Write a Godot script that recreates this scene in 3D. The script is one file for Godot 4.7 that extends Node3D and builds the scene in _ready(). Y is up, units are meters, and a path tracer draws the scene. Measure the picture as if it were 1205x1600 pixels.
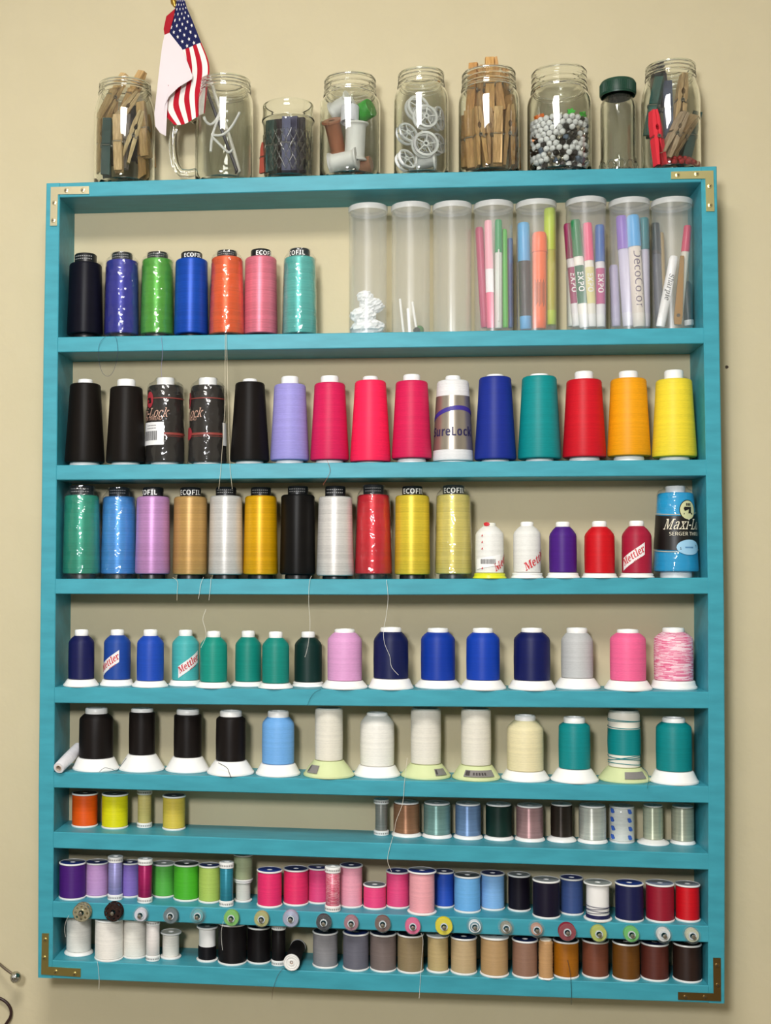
extends Node3D
# A wall-hung teal thread rack with spools, tubes and jars. Wall at z = 0, rack front at z = DEPTH.

const DEPTH := 0.076
var taken := {}
var mats := {}
var rng := RandomNumberGenerator.new()
var wind_tex: Texture2D
var sheen_tex: Texture2D
var crinkle_tex: Texture2D
var paint_tex: Texture2D
var wall_bump: Texture2D
var streak_tex: Texture2D
var wood_tex: Texture2D
var fonts := {}


# ------------------------------------------------------------------ naming and tagging
func numbered(called: String) -> String:
	var n: int = taken.get(called, 0)
	taken[called] = n + 1
	return called if n == 0 else "%s_%03d" % [called, n]

func thing(called: String, label: String, category: String, at: Vector3, group := "") -> Node3D:
	var o := Node3D.new()
	o.name = numbered(called)
	add_child(o)
	o.position = at
	tag(o, label, category, group)
	return o

func tag(o: Node, label: String, category := "", group := "", kind := "") -> void:
	o.set_meta("label", label)
	if category: o.set_meta("category", category)
	if group: o.set_meta("group", group)
	if kind: o.set_meta("kind", kind)

func part(called: String, mesh: Mesh, m: Material, parent: Node) -> MeshInstance3D:
	var o := MeshInstance3D.new()
	o.mesh = mesh
	o.material_override = m
	o.name = numbered(called) if parent == self else called
	parent.add_child(o, true)
	return o

func structure(called: String, mesh: Mesh, m: Material, label: String) -> MeshInstance3D:
	var o := MeshInstance3D.new()
	o.mesh = mesh
	o.material_override = m
	o.name = called
	add_child(o, true)
	o.set_meta("kind", "structure")
	o.set_meta("label", label)
	return o


# ------------------------------------------------------------------ materials
func hexa(c) -> Color:
	return Color.html(c) if c is String else c

func mat(color, rough := 0.6, metal := 0.0, spec := 0.5) -> StandardMaterial3D:
	var key := "%s/%s/%s/%s" % [color, rough, metal, spec]
	if mats.has(key): return mats[key]
	var m := StandardMaterial3D.new()
	m.albedo_color = hexa(color)
	m.roughness = rough
	m.metallic = metal
	m.metallic_specular = spec
	mats[key] = m
	return m

func thread_mat(color: String, shiny := false, tex: Texture2D = null) -> StandardMaterial3D:
	var key := "t%s/%s/%s" % [color, shiny, tex]
	if mats.has(key): return mats[key]
	var m := StandardMaterial3D.new()
	m.albedo_color = hexa(color)
	m.albedo_texture = tex if tex else (sheen_tex if shiny else wind_tex)
	m.roughness = 0.47 if shiny else 0.55
	m.metallic_specular = (0.52 if hexa(color).v > 0.16 else 0.3) if shiny else (0.4 if hexa(color).v > 0.16 else 0.3)
	if shiny:
		m.metallic = 0.3 if hexa(color).v > 0.16 else 0.0
		m.anisotropy_enabled = true
		m.anisotropy = -0.75
	else:
		m.anisotropy_enabled = true
		m.anisotropy = -0.6
		m.rim_enabled = true
		m.rim = 0.12
		m.rim_tint = 0.7
	mats[key] = m
	return m

func clear_mat(key: String, color: Color, rough: float, bump: Texture2D = null, bump_scale := 1.0) -> StandardMaterial3D:
	if mats.has(key): return mats[key]
	var m := StandardMaterial3D.new()
	m.transparency = BaseMaterial3D.TRANSPARENCY_ALPHA
	m.albedo_color = color
	m.roughness = rough
	m.metallic_specular = 0.5
	if bump:
		m.normal_enabled = true
		m.normal_texture = bump
		m.normal_scale = bump_scale
	mats[key] = m
	return m

func row_image(seed_: int, low: float, coarse: float) -> ImageTexture:
	# windings: every row of the picture is one turn of thread with its own tone, slightly broken along the way
	var r := RandomNumberGenerator.new()
	r.seed = seed_
	var im := Image.create(64, 256, false, Image.FORMAT_RGB8)
	var drift := 0.0
	for y in 256:
		drift = clampf(drift + r.randf_range(-0.25, 0.25), -1.0, 1.0)
		var row := 1.0 - low * r.randf() - coarse * (drift * 0.5 + 0.5)
		for x in 64:
			var v := row * (1.0 - 0.05 * r.randf())
			im.set_pixel(x, y, Color(v, v, v))
	return ImageTexture.create_from_image(im)

func streak_image(seed_: int) -> ImageTexture:
	var r := RandomNumberGenerator.new()
	r.seed = seed_
	var im := Image.create(256, 160, false, Image.FORMAT_RGB8)
	for y in 160:
		var x := 0
		var on := r.randf() < 0.5
		while x < 256:
			var run := r.randi_range(10, 46)
			var c := Color(0.97, 0.83, 0.86) if on else Color(0.86, 0.36, 0.52).lerp(Color(0.95, 0.62, 0.72), r.randf() * 0.7)
			for i in run:
				im.set_pixel((x + i) % 256, y, c)
			x += run
			on = not on
	return ImageTexture.create_from_image(im)

func noise_tex(frequency: float, ramp: Gradient, normal := false, strength := 4.0, size := 256, octaves := 4, stretch := 1.0) -> NoiseTexture2D:
	var n := FastNoiseLite.new()
	n.seed = 11
	n.noise_type = FastNoiseLite.TYPE_SIMPLEX_SMOOTH
	n.frequency = frequency
	n.fractal_octaves = octaves
	var t := NoiseTexture2D.new()
	t.width = size
	t.height = int(size * stretch)
	t.seamless = true
	t.noise = n
	t.as_normal_map = normal
	t.bump_strength = strength
	if ramp: t.color_ramp = ramp
	return t

func ramp_of(a: Color, b: Color) -> Gradient:
	var g := Gradient.new()
	g.set_color(0, a)
	g.set_color(1, b)
	return g


# ------------------------------------------------------------------ shapes
func arrays_mesh(v: PackedVector3Array, n: PackedVector3Array, uv: PackedVector2Array, idx: PackedInt32Array) -> ArrayMesh:
	# every triangle runs clockwise as seen from the side its normals point to
	for k in range(0, idx.size(), 3):
		var p := v[idx[k]]
		if (v[idx[k + 2]] - p).cross(v[idx[k + 1]] - p).dot(n[idx[k]] + n[idx[k + 1]] + n[idx[k + 2]]) < 0.0:
			var q := idx[k + 1]
			idx[k + 1] = idx[k + 2]
			idx[k + 2] = q
	var a := []
	a.resize(Mesh.ARRAY_MAX)
	a[Mesh.ARRAY_VERTEX] = v
	a[Mesh.ARRAY_NORMAL] = n
	a[Mesh.ARRAY_TEX_UV] = uv
	a[Mesh.ARRAY_INDEX] = idx
	var m := ArrayMesh.new()
	m.add_surface_from_arrays(Mesh.PRIMITIVE_TRIANGLES, a)
	return m

var sink_v := PackedVector3Array()
var sink_n := PackedVector3Array()
var sink_uv := PackedVector2Array()
var sink_i := PackedInt32Array()

func begin() -> void:
	sink_v = PackedVector3Array()
	sink_n = PackedVector3Array()
	sink_uv = PackedVector2Array()
	sink_i = PackedInt32Array()

func done() -> ArrayMesh:
	return arrays_mesh(sink_v, sink_n, sink_uv, sink_i)

func quad_strip(at: int, nu: int) -> void:
	# two rings of nu + 1 vertices laid one after the other from at
	for i in nu:
		var a := at + i
		var b := at + nu + 1 + i
		sink_i.append_array(PackedInt32Array([a, b, a + 1, a + 1, b, b + 1]))

func lathe(profile: Array, segs := 36, xf := Transform3D(), wobble := 0.0) -> void:
	# profile: Vector2(radius, height) from the bottom outside up; outward is to the right of the direction of travel
	var total := 0.0
	for i in profile.size() - 1:
		total += (profile[i + 1] - profile[i]).length()
	var dirs: Array[Vector2] = []
	for i in profile.size() - 1:
		var d: Vector2 = (profile[i + 1] - profile[i]).normalized()
		dirs.append(Vector2(d.y, -d.x))
	var run := 0.0
	for i in profile.size() - 1:
		var n0 := dirs[i]
		var n1 := dirs[i]
		if i > 0 and dirs[i].dot(dirs[i - 1]) > 0.75: n0 = (dirs[i] + dirs[i - 1]).normalized()
		if i < dirs.size() - 1 and dirs[i].dot(dirs[i + 1]) > 0.75: n1 = (dirs[i] + dirs[i + 1]).normalized()
		var at := sink_v.size()
		for k in 2:
			var p: Vector2 = profile[i + k]
			var nn: Vector2 = n1 if k else n0
			for j in segs + 1:
				var a := TAU * j / segs
				var rr := p.x * (1.0 + wobble * sin(a * 5.0 + p.y * 300.0) + wobble * 0.7 * sin(a * 9.0 - p.y * 130.0))
				sink_v.append(xf * Vector3(sin(a) * rr, p.y, cos(a) * rr))
				sink_n.append((xf.basis * Vector3(sin(a) * nn.x, nn.y, cos(a) * nn.x)).normalized())
				sink_uv.append(Vector2(float(j) / segs, 1.0 - (run + (profile[i + 1] - profile[i]).length() * k) / total))
		quad_strip(at, segs)
		run += (profile[i + 1] - profile[i]).length()

func turned(profile: Array, segs := 36, xf := Transform3D(), wobble := 0.0) -> ArrayMesh:
	begin()
	lathe(profile, segs, xf, wobble)
	return done()

func tube(points: Array, r: float, segs := 8, taper := 1.0) -> void:
	# a rounded cord along a smooth curve through the points
	var c := Curve3D.new()
	c.bake_interval = maxf(r * 2.5, 0.0015)
	for i in points.size():
		var a: Vector3 = points[maxi(i - 1, 0)]
		var b: Vector3 = points[mini(i + 1, points.size() - 1)]
		var t := (b - a) / 6.0
		c.add_point(points[i], -t, t)
	var pts := c.get_baked_points()
	var side := Vector3.ZERO
	for i in pts.size():
		var d := (pts[mini(i + 1, pts.size() - 1)] - pts[maxi(i - 1, 0)]).normalized()
		if side == Vector3.ZERO:
			side = d.cross(Vector3.FORWARD if absf(d.z) < 0.9 else Vector3.UP).normalized()
		side = (side - d * side.dot(d)).normalized()
		var up := d.cross(side)
		var rr := r * lerpf(1.0, taper, float(i) / pts.size())
		var at := sink_v.size()
		for j in segs + 1:
			var a := TAU * j / segs
			var n := side * cos(a) + up * sin(a)
			sink_v.append(pts[i] + n * rr)
			sink_n.append(n)
			sink_uv.append(Vector2(float(j) / segs, float(i) / pts.size()))
		if i > 0: quad_strip(at - segs - 1, segs)
	for e in 2:
		var p: Vector3 = pts[0] if e == 0 else pts[pts.size() - 1]
		var d2: Vector3 = (pts[0] - pts[1]).normalized() if e == 0 else (pts[pts.size() - 1] - pts[pts.size() - 2]).normalized()
		var ring := sink_v.size() - segs - 1 if e == 1 else 0
		var mid := sink_v.size()
		var s2 := d2.cross(Vector3.FORWARD if absf(d2.z) < 0.9 else Vector3.UP).normalized()
		var u2 := d2.cross(s2)
		sink_v.append(p + d2 * r * 0.4)
		sink_n.append(d2)
		sink_uv.append(Vector2.ZERO)
		var rr2 := r * (taper if e == 1 else 1.0)
		for j in segs + 1:
			var a := TAU * j / segs
			sink_v.append(p + (s2 * cos(a) + u2 * sin(a)) * rr2)
			sink_n.append(d2)
			sink_uv.append(Vector2.ZERO)
		for j in segs:
			sink_i.append_array(PackedInt32Array([mid, mid + 2 + j, mid + 1 + j]))

func face(pts: Array) -> void:
	# a flat polygon (convex), clockwise as seen from its front
	var n: Vector3 = (pts[2] - pts[0]).cross(pts[1] - pts[0]).normalized()
	var at := sink_v.size()
	for p in pts:
		sink_v.append(p)
		sink_n.append(n)
		sink_uv.append(Vector2(p.x + p.z, p.y) * 10.0)
	for i in pts.size() - 2:
		sink_i.append_array(PackedInt32Array([at, at + i + 1, at + i + 2]))

func loft(sections: Array) -> void:
	# closed sections of equal length swept along, faceted, with end caps; each section runs clockwise seen along the sweep
	var n: int = sections[0].size()
	for s in sections.size() - 1:
		for i in n:
			var j := (i + 1) % n
			face([sections[s][i], sections[s + 1][i], sections[s + 1][j], sections[s][j]])
	face(sections[0])
	var last: Array = sections[sections.size() - 1].duplicate()
	last.reverse()
	face(last)

func block_ring(h: Vector3, q: float, x: float, inset: float) -> Array:
	var y := h.y - inset
	var z := h.z - inset
	return [Vector3(x, -y, -z + q), Vector3(x, -y + q, -z), Vector3(x, y - q, -z), Vector3(x, y, -z + q), Vector3(x, y, z - q), Vector3(x, y - q, z), Vector3(x, -y + q, z), Vector3(x, -y, z - q)]

func block(size: Vector3, at: Vector3, b := 0.0, xf := Transform3D()) -> void:
	var h := size / 2.0
	if b <= 0.0: b = minf(h.x, minf(h.y, h.z)) * 0.02
	var secs := [block_ring(h, b, -h.x, b), block_ring(h, b, -h.x + b, 0.0), block_ring(h, b, h.x - b, 0.0), block_ring(h, b, h.x, b)]
	var placed := []
	for s in secs:
		var q := []
		for p in s: q.append(xf * (p + at))
		q.reverse()
		placed.append(q)
	loft(placed)

func prism(outline: Array, w0: float, w1: float, xf := Transform3D()) -> void:
	# an outline in x, y pushed from z = w0 to w1; any simple polygon
	var poly := PackedVector2Array(outline)
	if Geometry2D.is_polygon_clockwise(poly): poly.reverse()
	var tri := Geometry2D.triangulate_polygon(poly)
	for t in range(0, tri.size(), 3):
		var a := poly[tri[t]]
		var b := poly[tri[t + 1]]
		var c := poly[tri[t + 2]]
		if (b - a).cross(c - a) > 0.0:
			var q := b
			b = c
			c = q
		face([xf * Vector3(a.x, a.y, w1), xf * Vector3(b.x, b.y, w1), xf * Vector3(c.x, c.y, w1)])
		face([xf * Vector3(a.x, a.y, w0), xf * Vector3(c.x, c.y, w0), xf * Vector3(b.x, b.y, w0)])
	for i in poly.size():
		var p := poly[i]
		var q := poly[(i + 1) % poly.size()]
		face([xf * Vector3(p.x, p.y, w1), xf * Vector3(p.x, p.y, w0), xf * Vector3(q.x, q.y, w0), xf * Vector3(q.x, q.y, w1)])

func around(r: Vector2, y: Vector2, p: Vector2, lift: float) -> Vector3:
	# a point of a label laid round a cone: r = radii at heights y; p = (angle, height)
	var rr := lerpf(r.x, r.y, (p.y - y.x) / maxf(y.y - y.x, 0.0001)) + lift
	return Vector3(sin(p.x) * rr, p.y, cos(p.x) * rr)

func patch(r: Vector2, y: Vector2, a0: float, a1: float, y0: float, y1: float, lift := 0.0004, skew := 0.0, bend := Vector3.ZERO) -> void:
	# a sheet wrapped round a cone, from angle a0 to a1 and height y0 to y1, with a rim so that it has thickness
	var n := maxi(3, int(absf(a1 - a0) / 0.12))
	var at := sink_v.size()
	for k in 4:
		for i in n + 1:
			var t := float(i) / n
			var a := lerpf(a0, a1, t)
			var dy: float = skew * (t - 0.5) + bend.x * sin(t * bend.y) + bend.z * t
			var top := k >= 2
			var l := lift if (k == 1 or k == 2) else 0.0
			var p := around(r, y, Vector2(a, (y1 if top else y0) + dy), l)
			sink_v.append(p)
			sink_n.append(Vector3(sin(a), 0, cos(a)))
			sink_uv.append(Vector2(t, 0.0 if top else 1.0))
	for k in 3: quad_strip(at + k * (n + 1), n)

func dot(r: Vector2, y: Vector2, c: Vector2, rx: float, ry: float, lift := 0.0005, n := 24) -> void:
	# a round sticker on a cone
	var rr := lerpf(r.x, r.y, (c.y - y.x) / maxf(y.y - y.x, 0.0001))
	var at := sink_v.size()
	for k in 4:
		var f: float = [0.01, 0.5, 1.0, 1.0][k]
		for i in n + 1:
			var a := TAU * i / n
			var p := Vector2(c.x + cos(a) * rx * f / rr, c.y + sin(a) * ry * f)
			sink_v.append(around(r, y, p, 0.0 if k == 3 else lift))
			sink_n.append(Vector3(sin(p.x), 0, cos(p.x)))
			sink_uv.append(Vector2(cos(a), sin(a)) * f)
	for k in 3:
		for i in n:
			var a2 := at + k * (n + 1) + i
			var b2 := a2 + n + 1
			sink_i.append_array(PackedInt32Array([a2, b2, a2 + 1, a2 + 1, b2, b2 + 1]))

func flat_shape(r: Vector2, y: Vector2, pts: Array, lift := 0.0008) -> void:
	# a small printed shape on a cone: points as (metres along the surface, height)
	var tri := Geometry2D.triangulate_polygon(PackedVector2Array(pts))
	var rr := r.x
	for t in tri:
		var p: Vector2 = pts[t]
		var q := Vector2(p.x / rr, p.y)
		sink_i.append(sink_v.size())
		sink_v.append(around(r, y, q, lift))
		sink_n.append(Vector3(sin(q.x), 0, cos(q.x)))
		sink_uv.append(Vector2.ZERO)

func font(kind: String) -> Font:
	if not fonts.has(kind):
		var f := SystemFont.new()
		f.font_names = PackedStringArray(["Droid Serif" if kind.begins_with("serif") else "Droid Sans"])
		f.font_weight = 700 if kind.ends_with("bold") else 400
		fonts[kind] = f
	return fonts[kind]

func letters(text: String, height: float, r: Vector2, y: Vector2, c: Vector2, lift: float, kind := "sans-bold", slant := 0.0, rise := 0.0, along_axis := false, squeeze := 1.0) -> void:
	# lettering bent round a cone; c = (angle, height) of its middle, slant leans it like script, rise tilts the line
	var t := TextMesh.new()
	t.font = font(kind)
	t.text = text
	t.font_size = 32
	t.pixel_size = height / 23.0
	t.depth = 0.0
	t.curve_step = 2.0
	var a := t.get_mesh_arrays()
	var v: PackedVector3Array = a[Mesh.ARRAY_VERTEX]
	var idx: PackedInt32Array = a[Mesh.ARRAY_INDEX] if a[Mesh.ARRAY_INDEX] != null else PackedInt32Array(range(v.size()))
	var lo := Vector3(INF, INF, 0)
	var hi := -lo
	for p in v:
		lo = lo.min(p)
		hi = hi.max(p)
	var mid := (lo + hi) / 2.0
	var rr := lerpf(r.x, r.y, (c.y - y.x) / maxf(y.y - y.x, 0.0001))
	var at := sink_v.size()
	for p in v:
		var q := Vector2((p.x - mid.x) * squeeze, p.y - mid.y)
		q.x += q.y * slant
		q = q.rotated(rise)
		if along_axis: q = Vector2(q.y, -q.x)
		var w := Vector2(c.x + q.x / rr, c.y + q.y)
		sink_v.append(around(r, y, w, lift))
		sink_n.append(Vector3(sin(w.x), 0, cos(w.x)))
		sink_uv.append(Vector2.ZERO)
	for i in idx: sink_i.append(at + i)

func tilt(at: Vector3, lean: float, yaw: float) -> Transform3D:
	return Transform3D(Basis(Vector3.BACK, -deg_to_rad(lean)) * Basis(Vector3.RIGHT, deg_to_rad(yaw)), at)

func cylinder_between(a: Vector3, b: Vector3) -> Transform3D:
	var up := (b - a).normalized()
	var side := up.cross(Vector3.BACK if absf(up.z) < 0.95 else Vector3.RIGHT).normalized()
	var fwd := side.cross(up).normalized()
	return Transform3D(Basis(side, up, fwd), a)


# ------------------------------------------------------------------ the place
func _ready() -> void:
	rng.seed = 7
	setup_camera_and_light()
	make_textures()
	build_room()
	build_rack()
	build_cones()
	build_kings()
	build_home_spools()
	build_lying_spools()
	build_bobbins()
	build_tubes()
	build_jars()
	build_clothespins()
	build_jar_contents()
	build_beads()
	build_flag()
	build_wall_things()
	build_strands()


func setup_camera_and_light() -> void:
	var cam := Camera3D.new()
	cam.name = "camera"
	cam.projection = Camera3D.PROJECTION_FRUSTUM
	cam.near = 0.1
	cam.far = 30.0
	cam.size = 0.1 * 1600.0 / 1957.43
	cam.frustum_offset = Vector2(0.09568, 0.01106) * 0.1
	add_child(cam)
	cam.transform = Transform3D(Basis(Vector3(0.994137, 0.004196, -0.108044), Vector3(-0.000172, 0.999307, 0.037226), Vector3(0.108125, -0.036989, 0.993449)), Vector3(0.0378, 1.4113, 1.6714))
	cam.current = true

	var e := Environment.new()
	e.background_mode = Environment.BG_COLOR
	e.background_color = Color(0.75, 0.8, 0.85)
	e.background_energy_multiplier = 0.3
	e.tonemap_mode = Environment.TONE_MAPPER_LINEAR
	e.tonemap_exposure = 1.0
	e.sdfgi_enabled = true
	e.ssao_enabled = true
	e.ssil_enabled = true
	var w := WorldEnvironment.new()
	w.name = "surroundings"
	w.environment = e
	add_child(w)

	# unseen lamp behind the camera, placed to light the rack from upper left
	lamp_at(Vector3(-0.3, 1.84, 2.1), Vector3(0.0, 1.55, 0.0), Vector2(0.26, 0.26), 1.0, Color(0.985, 0.99, 1.0))
	# unseen ceiling lamp, placed to brighten the wall from above
	unseen_ceiling_lamp(Vector3(-0.15, 2.54, 1.35), 0.5, 1.0, Color(1.0, 0.985, 0.96))

func lamp_at(at: Vector3, aim: Vector3, size: Vector2, energy: float, color: Color) -> void:
	var o := thing("unseen_lamp", "unseen square lamp behind the viewer, placed to light the rack", "lamp", Vector3(at.x, 0.0, at.z + 0.06))
	begin()
	lathe([Vector2(0.0, 0.0), Vector2(0.16, 0.0), Vector2(0.16, 0.015), Vector2(0.02, 0.03), Vector2(0.012, 0.05), Vector2(0.012, at.y - 0.02), Vector2(0, at.y)], 24)
	part("stand", done(), mat("202226", 0.4, 0.6), o)
	var xf := Transform3D(Basis(), at - o.position).looking_at(aim - o.position, Vector3.UP)
	begin()
	block(Vector3(size.x + 0.05, size.y + 0.05, 0.05), Vector3(0, 0, 0.032), 0.006, xf)
	part("housing", done(), mat("202226", 0.5), o)
	begin()
	block(Vector3(size.x, size.y, 0.008), Vector3.ZERO, 0.002, xf)
	var m := StandardMaterial3D.new()
	m.albedo_color = Color(0.9, 0.9, 0.9)
	m.emission_enabled = true
	m.emission = color
	m.emission_energy_multiplier = 2.0
	part("glowing_panel", done(), m, o)
	var l := AreaLight3D.new()
	l.name = "unseen_lamp_light"
	l.area_size = size
	l.light_color = color
	l.light_energy = energy * 2.4
	l.area_normalize_energy = true
	l.area_range = 8.0
	l.shadow_enabled = true
	add_child(l)
	l.transform = Transform3D(Basis(), at).looking_at(aim, Vector3.UP).translated_local(Vector3(0, 0, -0.012))

func unseen_ceiling_lamp(at: Vector3, size: float, energy: float, color: Color) -> void:
	var o := thing("unseen_ceiling_lamp", "unseen square lamp on the ceiling, lighting the wall from above", "lamp", at)
	begin()
	block(Vector3(size + 0.04, 0.05, size + 0.04), Vector3(0, 0.03, 0), 0.006)
	part("frame", done(), mat("e8e6e0", 0.5), o)
	begin()
	block(Vector3(size, 0.01, size), Vector3.ZERO, 0.002)
	var m := StandardMaterial3D.new()
	m.emission_enabled = true
	m.emission = color
	m.emission_energy_multiplier = 2.0
	part("glowing_panel", done(), m, o)
	var l := AreaLight3D.new()
	l.name = "unseen_ceiling_lamp_light"
	l.area_size = Vector2(size, size)
	l.light_color = color
	l.light_energy = energy * 2.45
	l.area_normalize_energy = true
	l.area_range = 8.0
	l.shadow_enabled = true
	add_child(l)
	l.transform = Transform3D(Basis(Vector3.RIGHT, -PI / 2), at + Vector3(0, -0.012, 0))

func make_textures() -> void:
	wind_tex = row_image(3, 0.05, 0.02)
	sheen_tex = row_image(5, 0.10, 0.03)
	streak_tex = streak_image(9)
	crinkle_tex = noise_tex(0.02, null, true, 7.0, 256, 3)
	paint_tex = noise_tex(0.012, ramp_of(Color(0.88, 0.9, 0.9), Color(1, 1, 1)), false, 1.0, 512, 5)
	wall_bump = noise_tex(0.03, null, true, 3.0, 512, 4)
	wood_tex = noise_tex(0.02, ramp_of(Color(0.78, 0.72, 0.66), Color(1, 1, 1)), false, 1.0, 256, 5)

func build_room() -> void:
	var wm := StandardMaterial3D.new()
	wm.albedo_color = hexa("cfc3a2")
	wm.roughness = 0.85
	wm.metallic_specular = 0.25
	wm.uv1_triplanar = true
	wm.uv1_world_triplanar = true
	wm.uv1_scale = Vector3.ONE * 3.0
	wm.albedo_texture = noise_tex(0.006, ramp_of(Color(0.985, 0.985, 0.98), Color(1, 1, 1)), false, 1.0, 512, 5)
	wm.normal_enabled = true
	wm.normal_texture = wall_bump
	wm.normal_scale = 0.12
	var side := mat("e4e1d8", 0.9, 0.0, 0.2)  # unseen walls, kept neutral so the bounced light stays white
	begin()
	block(Vector3(4.2, 2.8, 0.1), Vector3(0, 1.35, -0.05), 0.001)
	var back := structure("wall_back", done(), wm, "plain cream painted wall behind the thread rack")
	begin()
	block(Vector3(0.1, 2.8, 4.0), Vector3(-2.05, 1.35, 2.0), 0.001)
	structure("wall_left", done(), side, "unseen plain off-white side wall on the left")
	begin()
	block(Vector3(0.1, 2.8, 4.0), Vector3(2.05, 1.35, 2.0), 0.001)
	structure("wall_right", done(), side, "unseen plain off-white side wall on the right")
	begin()
	block(Vector3(4.2, 2.8, 0.1), Vector3(0, 1.35, 4.0), 0.001)
	structure("wall_front", done(), side, "unseen plain off-white wall behind the viewer")
	begin()
	block(Vector3(4.2, 0.1, 4.2), Vector3(0, -0.05, 2.0), 0.001)
	structure("floor", done(), mat("8f887e", 0.6), "grey-brown floor of the room")
	begin()
	block(Vector3(4.2, 0.1, 4.2), Vector3(0, 2.65, 2.0), 0.001)
	structure("ceiling", done(), mat("f0eee8", 0.9), "white ceiling of the room")
	# the small nail hole to the right of the rack
	begin()
	lathe([Vector2(0.0, 0.0), Vector2(0.0022, 0.0), Vector2(0.0019, 0.0006), Vector2(0.0008, 0.0003), Vector2(0.0, 0.0003)], 12, Transform3D(Basis(Vector3.RIGHT, PI / 2), Vector3.ZERO), 0.1)
	var hole := part("nail_hole", done(), mat("4a4034", 0.9), back)
	hole.position = Vector3(.4569, 1.6798, 0)

func board_x(st: Array, z0: float, z1: float) -> ArrayMesh:
	# a board along x from stations (x, bottom, top), with eased front edges
	var b := 0.0009
	begin()
	var secs := []
	for s in st:
		secs.append([Vector3(s.x, s.y, z0), Vector3(s.x, s.z, z0), Vector3(s.x, s.z, z1 - b), Vector3(s.x, s.z - b, z1), Vector3(s.x, s.y + b, z1), Vector3(s.x, s.y, z1 - b)])
	loft(secs)
	return done()

func board_y(st: Array, z0: float, z1: float) -> ArrayMesh:
	# a board along y from stations (y, left, right), given from the top down
	var b := 0.0009
	begin()
	var secs := []
	for s in st:
		secs.append([Vector3(s.y, s.x, z0), Vector3(s.z, s.x, z0), Vector3(s.z, s.x, z1 - b), Vector3(s.z - b, s.x, z1), Vector3(s.y + b, s.x, z1), Vector3(s.y, s.x, z1 - b)])
	loft(secs)
	return done()

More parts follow.
